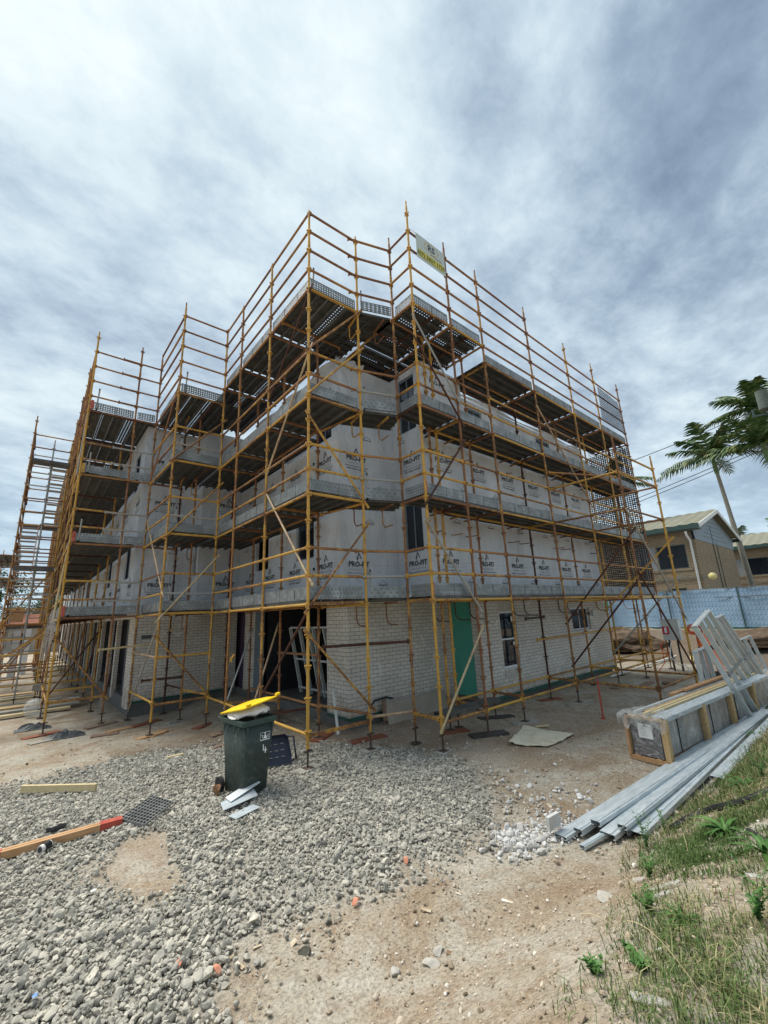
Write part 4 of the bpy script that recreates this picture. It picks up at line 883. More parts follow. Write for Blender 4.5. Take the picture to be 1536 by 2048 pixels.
# bottom lift and braces
for i in range(6):
    R.ledger('o%d'%i, 'o%d'%(i+1), .45, 'yellow_tube'); R.ledger('i%d'%i if i else 'x0', 'i%d'%(i+1), .55, 'yellow_tube' if i else 'rusty_backlit_tube')
for i in range(7): R.transom((XO[i],YO), (XO[i],6.08 if i == 0 else YI), .5, 'yellow_tube')
R.tube((10.3,YI-.03,1.5),(15.9,YI-.03,1.52),'yellow_tube'); R.tube((10.0,YI+.06,2.05),(11.0,YI+.06,2.07),'jack'); R.tube((12.7,YI+.06,2.05),(13.8,YI+.06,2.07),'jack')
R.tube((4.3,7.0,1.78),(5.72,6.08,1.80),'dark_rust')
def br(S, a, pa, b, pb, mat): # brace between two posts, heights read at photo points
    (x0,y0), (x1,y1) = a, b; S.brace((x0,y0-.05,zat(*pa,x0,y0)), (x1,y1-.05,zat(*pb,x1,y1)), mat)
D, E_, F_, G_, H_ = [(x, YO) for x in XO[:5]]
br(R, D, (833,642), E_, (918,806), 'galv_tube'); br(R, D, (838,684), E_, (925,843), 'dark_rust'); br(R, E_, (929,887), D, (861,1001), 'dark_rust')
br(R, D, (863,1051), E_, (958,1212), 'galv_tube'); br(R, E_, (966,1262), D, (897,1450), 'pale_tube'); br(R, G_, (1081,819), H_, (1183,1007), 'pale_tube')
# galvanised plank resting on the lowest ledgers
R.deck(5.9, 7.6, 5.45, 5.75, .50, 'x', nw=1)
# net panels at the far end
mb = MB(); mb.quad((15.4,YO-.06,9.0),(17.6,YO-.06,8.9),(17.4,YO-.06,10.3),(15.5,YO-.06,10.4)); R.part('containment_net', mb, 'net_dense')
mb = MB(); mb.quad((17.78,YO,2.8),(17.85,7.6,2.8),(17.8,7.6,8.5),(17.78,YO,8.5)); R.part('containment_net', mb, 'net_dense')
mb = MB(); mb.quad((16.1,6.3,2.8),(17.8,6.3,2.8),(17.8,6.3,8.4),(16.1,6.3,8.4)); R.part('containment_net', mb, 'net')
for z0, z1 in ((2.75,4.4),(6.8,8.4)):
    n = 9; mb = MB()
    for i in range(n-1):
        xa, xb = 16.6+1.1*i/(n-1), 16.6+1.1*(i+1)/(n-1); mb.quad((xa,YO+.1+.05*math.sin(i*2),z0),(xb,YO+.1+.05*math.sin(i*2+2),z0),(xb,YO+.1+.05*math.sin(i*2+2),z1),(xa,YO+.1+.05*math.sin(i*2),z1))
    R.part('containment_net', mb, 'net_dense')
R.finish()
# ---- outrigger tower at the right
T = Scaf('scaffold', (12, 4.4, 0), 'short braced scaffold tower standing forward near the switchboard')
A_, B_ = (10.7, 3.56), (13.2, 3.5)
T.standard('A', *A_, 6.42, mat='yellow_tube'); T.standard('B', *B_, 6.45, mat='yellow_tube'); T.std['G'] = G_; T.std['H'] = H_
za, zb = zat(1234,943,*A_), zat(1250,1017,*A_)
for z in (za, zb, .5): T.ledger('G','A',z,'yellow_tube'); T.ledger('A','B',z,'yellow_tube')
for z in (za, zb, L1-.1): T.ledger('H','B',z,'rusty_backlit_tube')
T.ledger('A','B',za+.52,'yellow_tube'); T.ledger('G','A',L1-.1,'yellow_tube'); T.ledger('A','B',L1-.1,'pale_tube'); T.ledger('H','B',.5,'yellow_tube')
T.tube((10.7,5.33,za+.5),(13.0,4.4,za+.52),'rusty_backlit_tube')
for a, pa, b, pb, m in ((A_,(1263,1065),G_,(1136,1240),'dark_rust'),(A_,(1279,1154),G_,(1149,1325),'dark_rust'),(B_,(1334,1083),H_,(1213,1216),'yellow_tube'),
                        (A_,(1284,1148),B_,(1394,1345),'dark_rust'),(A_,(1263,1026),B_,(1374,1234),'galv_tube'),(B_,(1349,1159),H_,(1237,1302),'galv_tube')): br(T, a, pa, b, pb, m)
T.finish()
# ---- corner run on the left of the corner
S = Scaf('scaffold', (4.2, 8.5, 0), 'tallest scaffold corner nearest the green bin, with four open rails on top')
XS, XSI = 3.68, 4.66; YS = [6.42, 8.27, 10.13, 11.4]
S.standard('s0', XS, YS[0], 11.12, mat='dark_rust' if 0 else 'yellow_tube'); S.standard('b', 4.92, 6.38, 11.2, mat='yellow_tube')
for i, m in ((1,'yellow_tube'),(2,'rusty_backlit_tube'),(3,'yellow_tube')): S.standard('s%d'%i, XS, YS[i], 11.15, mat=m)
for i, y in enumerate((7.7, 9.45, 11.2, 13.0)): S.standard('n%d'%i, XSI, y, 9.2, mat=['yellow_tube','rusty_backlit_tube','rusty_backlit_tube','dark_rust'][i])
C_ = (5.74, 6.08); S.std['c'] = C_
lv = ((L1,(.5,1.0)),(L2,(.5,1.0)),(L3,(.5,1.0)),(9.05,(.5,1.0,1.5,2.0)))
for z, rl in lv:
    top = z > 9; m0 = 'rusty_backlit_tube' if top else 'yellow_tube'  # top lift browner: backlight against the sky put into the tube colour
    for i in range(3):
        S.ledger('s%d'%i, 's%d'%(i+1), z, m0)
        for dz in rl: S.ledger('s%d'%i, 's%d'%(i+1), z+dz, 'rusty_backlit_tube' if top else None)
        S.toe((XS+.035,YS[i+1]), (XS+.035,YS[i]), z+.09, 'toe_perf' if top and i == 0 else 'galv')
        S.deck(XS+.04, 5.35 if top else XSI, YS[i]+.02, YS[i+1]-.02, z+.03, 'y', perf=(1,3) if top and i != 1 else ())
        if i and not top: S.deck(XSI+.04, XSI+.40, YS[i]+.02, YS[i+1]-.02, z+.03, 'y', nw=1)
    S.deck(XSI+.02, 4.9, 6.44, 7.66, z+.03, 'y', nw=1); 
    if not top: S.deck(XS+.04, 5.12, 11.42, 13.55, z+.03, 'y')
    else: S.deck(XS+.04, 5.35, 11.42, 14.2, z+.03, 'y', perf=(2,))
    S.transom((XS,6.42),(4.92,6.38), z, 'yellow_tube'); S.toe((XS,6.44),(4.92,6.40), z+.09, 'toe_perf' if top else 'toe_dimple')
    for dz in rl: S.tube((XS,6.42,z+dz),(4.92,6.38,z+dz), 'rusty_backlit_tube' if top else random.choice(['rusty_backlit_tube','yellow_tube']))
    for i, y in ((0,7.7),(1,8.27),(2,10.13),(3,11.4)): S.transom((XS,y),(XSI if not top else 5.35,y), z, 'rusty_backlit_tube')
    S.tube((XSI,7.7,z),(XSI,11.4,z),'rusty_backlit_tube'); S.tube((4.92,6.38,z-.02),(4.70,7.66,z-.02),'yellow_tube')
    # bridge from the corner run to the right run
    mb = MB(); S.toe((4.92,6.34),(5.72,6.04), z+.09, 'toe_dimple' if not top else 'toe_perf')
    for dz in rl: S.tube((4.70,6.43,z+dz),(5.76,6.07,z+dz), 'galv_tube' if dz == .5 and not top else 'rusty_backlit_tube')
    for k in range(3 if not top else 4):
        p0 = Vector((4.86,6.45,0)); dx = Vector((.94,-.34,0)).normalized(); dy = Vector((.34,.94,0)).normalized(); c = p0+dx*.46+dy*(.12+.245*k); q = MB(); q.obox((c.x,c.y,z+.085+.004*k), dx*.62, dy*.115, (0,0,.004)); q.obox((c.x-dy.x*.11,c.y-dy.y*.11,z+.06+.004*k), dx*.62, dy*.006, (0,0,.024)); q.obox((c.x+dy.x*.11,c.y+dy.y*.11,z+.06+.004*k), dx*.62, dy*.006, (0,0,.024)); S.part('bridge_plank', q, 'plank_steel')
    S.tube((XS+.12,6.46,z+.08),(XS+.14,6.46,z+.62),'galv_tube','toe_post',.018); S.tube((5.02,6.36,z+.08),(5.02,6.36,z+.62),'galv_tube','toe_post',.018)
    S.bracket(4.95, 6.42, .2, .98, z); S.bracket(5.55, 6.2, .2, .98, z)
for i in range(3): S.ledger('s%d'%i, 's%d'%(i+1), .5, 'yellow_tube')
S.transom((XS,6.42),(4.92,6.38),.47,'yellow_tube'); S.tube((XSI,7.7,.62),(4.92,6.38,.60),'yellow_tube'); S.tube((XSI,7.7,.60),(XSI,11.2,.6),'rusty_backlit_tube'); S.tube((4.92,6.38,.55),(5.72,6.08,.55),'pale_tube')
S.transom((XS,8.27),(XSI,8.1),.5,'dark_rust'); S.transom((XS,10.13),(XSI,9.45),.5); S.tube((XSI,9.45,1.55),(XSI,7.7,1.57),'rusty_backlit_tube')
S.tube((3.3,8.9,1.55),(3.7,9.8,1.55),'yellow_tube')
s0, b_, p1, p2, p3 = (XS,6.42), (4.92,6.38), (XS,8.27), (XS,10.13), (XS,11.4)
for a, pa, b, pb, m in ((s0,(607,700),p1,(526,945),'pale_tube'),(s0,(606,582),p1,(533,800),'dark_rust'),(s0,(614,697),b_,(716,627),'yellow_tube'),(s0,(614,785),b_,(718,703),'yellow_tube'),
    (s0,(614,835),b_,(727,1005),'yellow_tube'),(p1,(521,990),s0,(604,1160),'pale_tube'),(b_,(729,1057),s0,(611,1214),'yellow_tube'),(s0,(604,1216),p1,(526,1392),'dark_rust'),(s0,(610,1272),b_,(737,1412),'yellow_tube')): br(S, a, pa, b, pb, m)
S.brace((4.6,11.0,2.0),(3.72,10.2,.5),'galv_tube'); S.brace((4.6,9.5,2.1),(3.75,8.9,.4),'pale_tube')
S.finish()
# ---- middle block
Q = Scaf('scaffold', (3, 12.5, 0), 'middle scaffold block stepping back left of the tall corner')
q0, p3, jj = (2.45,11.42), (3.68,11.4), (2.4,13.9)
Q.standard('q', *q0, 11.5, mat='yellow_tube'); Q.standard('j', *jj, 11.1, mat='yellow_tube'); Q.standard('k', 3.42, 12.72, 8.9, mat='rusty_backlit_tube'); Q.standard('m', 3.3, 13.95, 8.6, mat='dark_rust'); Q.std['p'] = p3
for z, rl in ((L1,(.5,1.0)),(L2,(.5,1.0)),(L3,(.5,1.0)),(8.55,(.5,1.0,1.5,2.0,2.5))):
    top = z > 8; m0 = 'rusty_backlit_tube' if top else 'yellow_tube'  # browner colour up top paints in the backlit look
    Q.tube((*q0,z),(*jj,z),m0); Q.transom(q0,p3,z,'yellow_tube'); Q.transom(jj,(3.3,13.95),z,'rusty_backlit_tube'); Q.toe(q0,p3,z+.09,'toe_perf' if top else 'toe_dimple'); Q.toe((q0[0]+.03,jj[1]),(q0[0]+.03,q0[1]),z+.09,'galv')
    for dz in rl: Q.tube((*q0,z+dz),(*p3,z+dz),m0 if dz != .5 or top else 'galv_tube'); Q.tube((*q0,z+dz),(*jj,z+dz),'rusty_backlit_tube' if top else None)
    Q.deck(2.5,4.3 if top else 3.66,11.45,14.3 if top else 13.9,z+.03,'y',perf=(1,3) if top else ()); Q.tube((3.42,11.4,z),(3.42,13.9,z),'dark_rust'); Q.bracket(3.42,12.72,0,1,z); Q.bracket(3.1,12.72,0,1,z)
    Q.tube((2.62,11.46,z+.08),(2.64,11.46,z+.72),'galv_tube','toe_post',.018)
for z in (.5,1.55): Q.ledger('q','p',z,'yellow_tube')
Q.tube((*q0,.55),(*jj,.55),'yellow_tube'); Q.tube((*q0,1.55),(*jj,1.57),'pale_tube'); Q.tube((3.42,12.72,.6),(3.3,13.95,.6),'dark_rust'); Q.transom((3.42,12.72),p3,.55,'yellow_tube'); Q.tube((3.42,12.72,.9),(2.4,12.7,.92),'dark_rust')
for a, pa, b, pb, m in ((q0,(349,918),p3,(438,845),'yellow_tube'),(q0,(331,1070),p3,(440,972),'yellow_tube'),(q0,(317,1236),p3,(431,1118),'pale_tube'),(q0,(311,1280),p3,(414,1390),'yellow_tube'),(q0,(305,1238),jj,(253,1420),'galv_tube'),(jj,(289,1040),q0,(318,1186),'pale_tube'),(q0,(362,760),jj,(300,960),'rusty_backlit_tube')): br(Q, a, pa, b, pb, m)
Q.finish()
# ---- long left run
M = Scaf('scaffold', (1.2, 24, 0), 'long scaffold run receding down the left side wall')
XL, XLI = .62, 1.82; YL = [14.0+2.44*k for k in range(11)]
for i, y in enumerate(YL): M.standard('a%d'%i, XL, y, 11.25 if i < 4 else 10.7, mat='yellow_tube' if i in (0,3) else None, lugs=i < 8); M.standard('b%d'%i, XLI, y, 11.2 if i == 0 else 8.7, lugs=i < 5)
M.std['j'] = jj
for z, rl in ((L1,(.5,1.0)),(L2,(.5,1.0)),(L3,(.5,1.0)),(8.55,(.5,1.0,1.5,2.0))):
    top = z > 8  # top rails take the browner colour as painted backlight
    for i in range(10):
        M.ledger('a%d'%i,'a%d'%(i+1),z,'yellow_tube' if not top else 'rusty_backlit_tube')
        for dz in rl: M.ledger('a%d'%i,'a%d'%(i+1),z+dz,'rusty_backlit_tube' if top or i > 2 else None)
        M.deck(XL+.04, XLI+(.62 if top else .34), YL[i]+.02, YL[i+1]-.02, z+.03, 'y', perf=(1,3) if (top and i in (0,2)) else (), nw=6)
        M.toe((XL+.035,YL[i+1]),(XL+.035,YL[i]),z+.09,'galv')
    for i in range(11): M.transom((XL,YL[i]),(XLI,YL[i]),z,'dark_rust')
    M.transom((XL,14.0),jj,z,'rusty_backlit_tube'); M.toe((XL,13.98),(XLI,13.98),z+.09,'toe_perf' if top else 'toe_dimple'); M.toe((XLI,13.98),(jj[0],jj[1]),z+.09,'toe_perf' if top else 'toe_dimple')
    for dz in rl: M.tube((XL,14.0,z+dz),(XLI,14.0,z+dz),'rusty_backlit_tube' if top else 'yellow_tube'); M.tube((1.3,13.9,z+dz-.04),(2.42,13.86,z+dz-.04),'galv_tube' if not top else 'rusty_backlit_tube')
    M.tube((XL+.18,13.97,z+.08),(XL+.2,13.97,z+.75),'galv_tube','toe_post',.02)
    rp = MB(); rp.box(XL+.03,XL+.1,13.93,13.97,z+.06,z+.34); M.part('end_clip', rp, 'red_paint' if z != L3 else 'yellow_tube')
for i in range(10): M.ledger('a%d'%i,'a%d'%(i+1),.5,'yellow_tube'); M.transom((XL,YL[i]),(XLI,YL[i]),.5,'yellow_tube')
for i in (1,3,5,7): M.brace((XLI,YL[i],2.4),(XLI,YL[i+1],.5),'dark_rust'); M.brace((XL,YL[i],2.4),(XL,YL[i+1],.5),'rusty_backlit_tube')
br(M, (XL,14.0), (101,1277), (XLI,14.0), (211,1390), 'yellow_tube'); M.brace((XLI,16.5,2.2),(XL,15,.5),'dark_rust'); M.tube((1.5,13.6,1.72),(2.75,13.6,1.78),'pale_tube')
M.tube((XL-.12,14.05,2.5),(XL-.02,14.1,4.3),'pale_tube'); M.tube((XL-.05,14.2,6.6),(XL+.02,14.25,9.2),'galv_tube')
mb = MB(); skin2 = []; n = 9
for i in range(n):
    for j in range(4): t = i/(n-1); skin2.append((XL-.22+.12*t+.13*(j/3-.5)*(1+.6*math.sin(t*3)), 13.95+.04*math.sin(t*9+j*2), 1.55+1.25*t))
mb.add(skin2, [(i*4+j,(i+1)*4+j,(i+1)*4+j+1,i*4+j+1) for i in range(n-1) for j in range(3)], 0, True)
M.finish(); mb.solo('plastic_wrap', 'film', 'crumpled clear plastic tied to the left end standard of the long scaffold', 'plastic sheet')
# ---- stair tower
U = Scaf('scaffold', (-.1, 20.6, 0), 'stair tower with steel stairs, leftmost of the scaffolds')
for k, (x, y) in enumerate(((-.66,19.4),(-.66,21.9),(-.03,19.4),(-.03,21.9),(.50,19.4),(-.72,24.3),(-.72,26.8),(-.72,29.2),(-1.4,24.3),(-1.4,29.2))): U.standard('u%d'%k, x, y, 10.25 if k == 0 else (9.4 if k < 5 else 6.4), mat=['rusty_backlit_tube','rusty_backlit_tube','galv_tube','rusty_backlit_tube','yellow_tube'][k%5])
z = .5
while z < 9.7:
    for y in (19.4, 21.9): U.tube((-.66,y,z),(.55,y,z),random.choice(['rusty_backlit_tube','rusty_backlit_tube','galv_tube','yellow_tube']))
    U.tube((-.66,19.4,z+.25),(-.66,21.9,z+.25),'dark_rust'); z += .5
for k in range(4):
    z0 = .4+2*k; x0 = -.62 if k % 2 == 0 else .0; w = .5; ya, yb = (19.6,21.7) if k % 2 == 0 else (21.7,19.6)
    for x in (x0, x0+w):
        mb = MB(); mb.beam((x,ya,z0),(x,yb,z0+2),.03,.12); U.part('stringer', mb, 'galv_tube' if k % 2 else 'rusty_backlit_tube')
    for i in range(9):
        t = (i+.5)/9; mb = MB(); mb.obox((x0+w/2, ya+(yb-ya)*t, z0+2*t), (w/2-.02,0,0), (0,.11,0), (0,0,.018)); U.part('tread', mb, 'galv_tube')
    mb = MB(); yy = 22.0 if k % 2 == 0 else 19.3; mb.obox((-.06,yy,z0+2.0), (.56,0,0), (0,.25,0), (0,0,.05)); U.part('landing', mb, 'plank_steel')
    for i, x in enumerate((-.62,.5)): U.tube((x,19.4,z0+.9),(x,21.8,z0+2.9) if i else (x,21.8,z0+.9),'rusty_backlit_tube')
for z in (.6,2.5,4.5,5.5):
    for (x0,y0,x1,y1) in ((-.72,24.3,-.72,29.2),(-1.4,24.3,-1.4,29.2),(-1.4,24.3,.6,24.3),(-1.4,26.8,.6,26.8),(-1.4,29.2,.6,29.2)): U.tube((x0,y0,z),(x1,y1,z),'rusty_backlit_tube')
    if z > 2: U.deck(-1.38,-.7,24.3,29.2,z-.02,'y')
for p, q in (((-.66,19.4,.6),(.55,19.4,2.5)),((-.72,24.3,.6),(.6,24.3,2.4)),((-1.4,24.3,.6),(-1.4,26.8,2.4)),((-.6,19.35,2.6),(.55,19.35,4.5)),((-1.9,22,.25),(.55,18.5,2.3)),((-2.1,22,.15),(.45,18.5,2.15))): U.brace(p, q, 'yellow_tube')
U.finish()
# ---- timber sole boards (one label each)
for (x, y, a, m, w, lb) in ((3.68,6.42,.2,'timber_grey',.45,'pale grey sole board under the corner standard behind the bin'),(4.92,6.38,.1,'timber_grey',.4,'grey sole board under the second standard right of the bin'),
    (4.75,7.72,.5,'timber_red',.6,'red brown sole board behind the black tray'),(5.3,6.95,-.15,'timber_red',.75,'dark red sole board beside the gravel under the brick corner'),
    (7.0,5.39,-.45,'timber_black',.75,'black sole board left of the cream mat'),(6.75,6.0,-.35,'timber_red',.55,'red sole board under the inner standard below the green board'),
    (8.27,5.39,-.3,'timber_grey',.6,'grey sole board just behind the cream mat'),(8.27,6.12,-.5,'timber_black',.8,'black sole board near the foot of the tall window'),
    (10.7,5.39,-.35,'timber_grey',.85,'grey weathered sole board beyond the cream mat'),(10.6,6.1,-.3,'timber_red',.7,'thin dark red sole board under the brick window wall'),
    (5.72,5.39,.3,'timber_grey',.3,'small pale sole plate at the edge of the gravel'),
    (2.45,11.42,.35,'timber_orange',.62,'bright orange sole board left of the bin'),(2.62,11.5,.7,'timber_orange',.55,'second orange sole board crossing the bright one'),
    (.60,13.95,.3,'timber_red',.75,'red brown sole board under the leftmost near standard'),(.72,13.2,.3,'timber_grey',.75,'grey sole board lying in front of the red one at far left'),
    (1.82,13.9,.3,'timber_old',.75,'brown sole board under the inner left standard'),(2.1,12.9,.25,'timber_orange',.6,'orange brown board left of the middle block'),(1.75,12.6,-.3,'timber_old',.55,'brown board angled beside the orange brown one'),
    (2.7,13.1,.45,'timber_red',.8,'long red brown board at the foot of the middle block'),(3.4,12.7,.2,'timber_grey',.6,'grey sole board deep inside the middle block'),
    (3.68,10.13,.25,'timber_old',.7,'dark brown sole board left of the bin rim'),(3.68,11.4,.5,'timber_red',.7,'red board beneath the standard behind the bin'),
    (3.68,8.27,.3,'timber_orange',.5,'orange sole board hidden half behind the green bin'),(13.2,5.39,.0,'timber_old',.8,'brown sole board near the far brick corner'),(13.2,3.5,.3,'timber_red',.6,'red sole board at the foot of the outrigger tower'),
    (14.0,5.0,.1,'timber_old',1.2,'long thin board on the ground beyond the red stake')):
    sole(x, y, a, m, lb, w)
# ------------------------------------------------------------------ scaffold company board
sg = thing('sign_board', (6.35, 5.3, 10.4), 'white and yellow board with a gold monogram and phone number, tied to the top rails', 'sign')
x0, x1, z0, z1 = 5.93, 6.93, 10.42, 11.12; y = YO-.045
mb = MB(); mb.box(x0,x1,y-.004,y+.004,z0,z1); mb.build('panel', 'sign_white', sg)
mb = MB(); mb.box(x0+.06,x1-.05,y-.008,y-.0045,z0+.07,z0+.27); mb.build('yellow_band', 'sign_yellow', sg)
mb = MB(); mb.flat(text2d('(07) 3807 1739', .155, .003), ((x0+x1)/2,y-.0095,z0+.115), (1,0,0), (0,0,1)); mb.box(x0+.08,x1-.06,y-.009,y-.0085,z0+.075,z0+.085)
mb.flat(text2d('RS', .24, .006), ((x0+x1)/2+.02,y-.0075,z0+.43), (1,0,0), (0,0,1)); mb.flat(text2d('SCAFFOLDING', .06, 0), ((x0+x1)/2+.18,y-.0075,z0+.32), (1,0,0), (0,0,1)); mb.build('lettering', 'ink', sg)
pts = [((x0+x1)/2+.02+.23*math.cos(t*math.pi/14), .51+.145*math.sin(t*math.pi/14)) for t in range(28)]
mb = MB(); mb.flat(rings2d(pts, .018, True), (0,y-.0065,z0), (1,0,0), (0,0,1)); mb.build('gold_ring', 'sign_gold', sg)
mb = MB()
for px, pz, qx, qz in ((x0,z1-.03,5.72,z1+.0),(x0,z0+.05,5.72,z0+.0)): mb.path([(px,y,pz),((px+qx)/2,y-.01,(pz+qz)/2-.02),(qx,YO,qz)], .004, 4)
mb.build('cable_tie', 'wire', sg)
# ------------------------------------------------------------------ wheelie bin
BX, BY, BR = 2.66, 6.36, R_(7)
bx_, by_ = math.cos(BR), math.sin(BR); gz = hz(BX, BY)
def bl(u, v, z): return (BX+u*bx_-v*by_, BY+u*by_+v*bx_, gz+z)
bn = thing('wheelie_bin', (BX,BY,gz), 'dark green wheelie bin marked 4, its yellow lid propped up on a white bag', 'bin')
def rsec(w, d, r, z, du=0, dv=0, n=5):
    pts = []
    for cx, cy, a0 in ((w-r,d-r,0),(-w+r,d-r,90),(-w+r,-d+r,180),(w-r,-d+r,270)):
        for k in range(n): a = R_(a0+90*k/(n-1)); pts.append(bl(cx+r*math.cos(a)+du, cy+r*math.sin(a)+dv, z))
    return pts
def loft(mb, secs, mi=0, cap0=True, cap1=True, smooth=True):
    n = len(secs[0]); vs = [p for s in secs for p in s]
    mb.add(vs, [(k*n+i,k*n+(i+1)%n,(k+1)*n+(i+1)%n,(k+1)*n+i) for k in range(len(secs)-1) for i in range(n)], mi, smooth)
    if cap0: mb.add(secs[0], [tuple(range(n))[::-1]], mi)
    if cap1: mb.add(secs[-1], [tuple(range(n))], mi)
mb = MB(); loft(mb, [rsec(.195,.235,.07,.0,0,.02), rsec(.208,.25,.07,.03,0,.02), rsec(.222,.275,.06,.45,0,.01), rsec(.245,.325,.045,.93), rsec(.245,.325,.045,.93), rsec(.235,.30,.04,.93), rsec(.21,.26,.05,.3)], cap1=True); mb.build('body', 'bin_green', bn)
mb = MB(); loft(mb, [rsec(.245,.325,.045,.90), rsec(.272,.352,.05,.915), rsec(.274,.355,.05,.965), rsec(.268,.348,.05,.98), rsec(.245,.31,.04,.98), rsec(.242,.306,.04,.90)], cap0=False, cap1=False, smooth=False); mb.build('rim', 'bin_rim', bn)
mb = MB()
for v in (-.22,-.10,.08,.2):
    mb.obox(bl(-.272,v,.85), (.006,0,0), (0,.012,0), (0,0,.05))
for u in (-.2,.2): mb.obox(bl(u,-.335,.87), (.012,0,0), (0,.008,0), (0,0,.035))
mb.build('rib', 'bin_rim', bn)
for sgn in (-1,1):
    mb = MB(); a, b = Vector(bl(sgn*.235,.27,.10)), Vector(bl(sgn*.285,.27,.10)); mb.tube(a, b, .10, 20); w_ = mb.build('wheel', 'rubber', bn); mb = MB(); mb.tube(b-(b-a)*.1, b+(b-a)*.12, .045, 14); mb.build('hub', 'black_plastic', w_)
mb = MB(); mb.path([bl(-.24,.34,.94), bl(-.25,.43,.955), bl(.25,.43,.955), bl(.24,.34,.94)], .015, 8); mb.build('handle', 'bin_rim', bn)
def lidp(u, v, h): # lid frame: hinged at the back left, tipped up to the right
    t = R_(9); return bl(-.29+ (u+.29)*math.cos(t)-h*math.sin(t), v-h*.2, 1.0+(.35-v)*.20+(u+.29)*math.sin(t)+h*math.cos(t)*.7)
def lsec(w, d, r, h):
    pts = []
    for cx, cy, a0 in ((w-r,d-r,0),(-w+r,d-r,90),(-w+r,-d+r,180),(w-r,-d+r,270)):
        for k in range(4): a = R_(a0+30*k); pts.append(lidp(cx+r*math.cos(a), cy+r*math.sin(a), h))
    return pts
mb = MB(); loft(mb, [lsec(.28,.355,.05,.0), lsec(.282,.357,.05,.026), lsec(.235,.30,.05,.034), lsec(.19,.25,.06,.062), lsec(.12,.17,.06,.07)], smooth=False)
for u in (-.20,.27): mb.obox(lidp(u,-.34,.06), Vector(lidp(.03,0,0))-Vector(lidp(0,0,0)), (0,.03,0), (0,0,.014))
mb.build('lid', 'yellow_plastic', bn)
# sticker and hand painted 4
o = bl(.085,-.309,.735); r_ = Vector((bx_,by_,0)); u_ = Vector((0,-.03,1)).normalized(); o = Vector(o)-Vector((0,.012,0))
mb = MB(); mb.flat(rings2d([(-.075,-.05),(.075,-.05),(.075,.05),(-.075,.05)], .004, True), o, r_, u_); mb.flat(text2d('T', .055, .001), o-r_*.045-u_*.02, r_, u_); mb.flat(text2d('C', .05, .001), o+r_*.05-u_*.02, r_, u_)
mb.flat(([(-.03,-.03),(.035,-.03),(.02,.0),(0,.03),(-.015,.01)], [(0,1,2,3,4)]), o, r_, u_); mb.flat(([(.004*math.cos(k)*3,.038+.004*math.sin(k)*3) for k in range(6)], [(0,1,2,3,4,5)]), o, r_, u_); mb.flat(rings2d([(-.07,-.042),(.07,-.042)], .008), o, r_, u_)
mb.build('sticker', 'white_paint', bn)
o2 = Vector(bl(.085,-.30,.56))-Vector((0,.012,0)); mb = MB(); mb.flat(rings2d([(-.02,.07),(-.018,-.005),(.04,-.008)], .014), o2, r_, u_); mb.flat(rings2d([(.012,.035),(.015,-.045)], .016), o2-Vector((0,.001,0)), r_, u_); mb.build('painted_number', 'white_paint', bn)
# white bag resting on the bin mouth
mb = MB(); vs = []; nu, nv = 22, 12
for i in range(nu+1):
    for j in range(nv):
        t = i/nu; a = 2*math.pi*j/nv; s_ = max(.0, math.sin(math.pi*(.04+.92*t)))**.35; w = .26*s_; hh = (.06+.03*t)*s_; k = 1+.22*mn.noise(Vector((t*7, math.cos(a)*2, math.sin(a)*2)))
        vs.append(bl(-.28+.54*t, w*math.cos(a)*k-.02, .985+hh+hh*math.sin(a)*k+.015*mn.noise(Vector((t*12,a*3,1)))))
mb.add(vs, [(i*nv+j,i*nv+(j+1)%nv,(i+1)*nv+(j+1)%nv,(i+1)*nv+j) for i in range(nu) for j in range(nv)]+[tuple(range(nv)), tuple(range(nu*nv,(nu+1)*nv))[::-1]], 0, True); mb.solo('rubbish_bag', 'white_bag', 'bulging white bag squeezed between the green bin and its yellow lid', 'bag')
# things lying round the bin
def sheet(px, py, w, h, a, z, label, mat='zinc_sheet', tilt=0, skew=0):
    x, y = at(px, py, 0); mb = MB(); c, s_ = math.cos(a), math.sin(a); n = 2
    P_ = [(-w/2,-h/2),(w/2-skew,-h/2),(w/2,h/2),(-w/2+skew,h/2)]; base = hz(x,y)+z
    top = [(x+u*c-v*s_, y+u*s_+v*c, base+tilt*u+.006) for u,v in P_]; bot = [(p[0],p[1],p[2]-.006) for p in top]
    mb.add(bot+top, [(3,2,1,0),(4,5,6,7),(0,1,5,4),(1,2,6,5),(2,3,7,6),(3,0,4,7)]); mb.solo('metal_sheet', mat, label, 'metal offcut', 'pale sheet offcuts in front of the bin')
sheet(489,1632,.36,.15,.28,.045,'smallest grey sheet offcut, lowest of the three by the bin')
sheet(478,1612,.55,.24,.12,.075,'middle blue grey sheet offcut by the bin', skew=.08, tilt=.05)
sheet(486,1600,.55,.16,.35,.115,'topmost pale sheet offcut at the foot of the bin', 'white_frame', tilt=.12, skew=.05)
x, y = at(434,1594); v, f = rockbase(2, 77, .5); mb = MB(); mb.add([(x+p[0]*.07*(1+.3*mn.noise(Vector(p*4))), y+p[1]*.065*(1+.3*mn.noise(Vector(p*5))), hz(x,y)+.09+p[2]*.08*(1+.4*mn.noise(Vector(p*6)))) for p in v], [tuple(q) for q in f]); mb.solo('paper_bag', 'paper_brown', 'crumpled brown paper bag beside the bin wheel', 'paper bag')
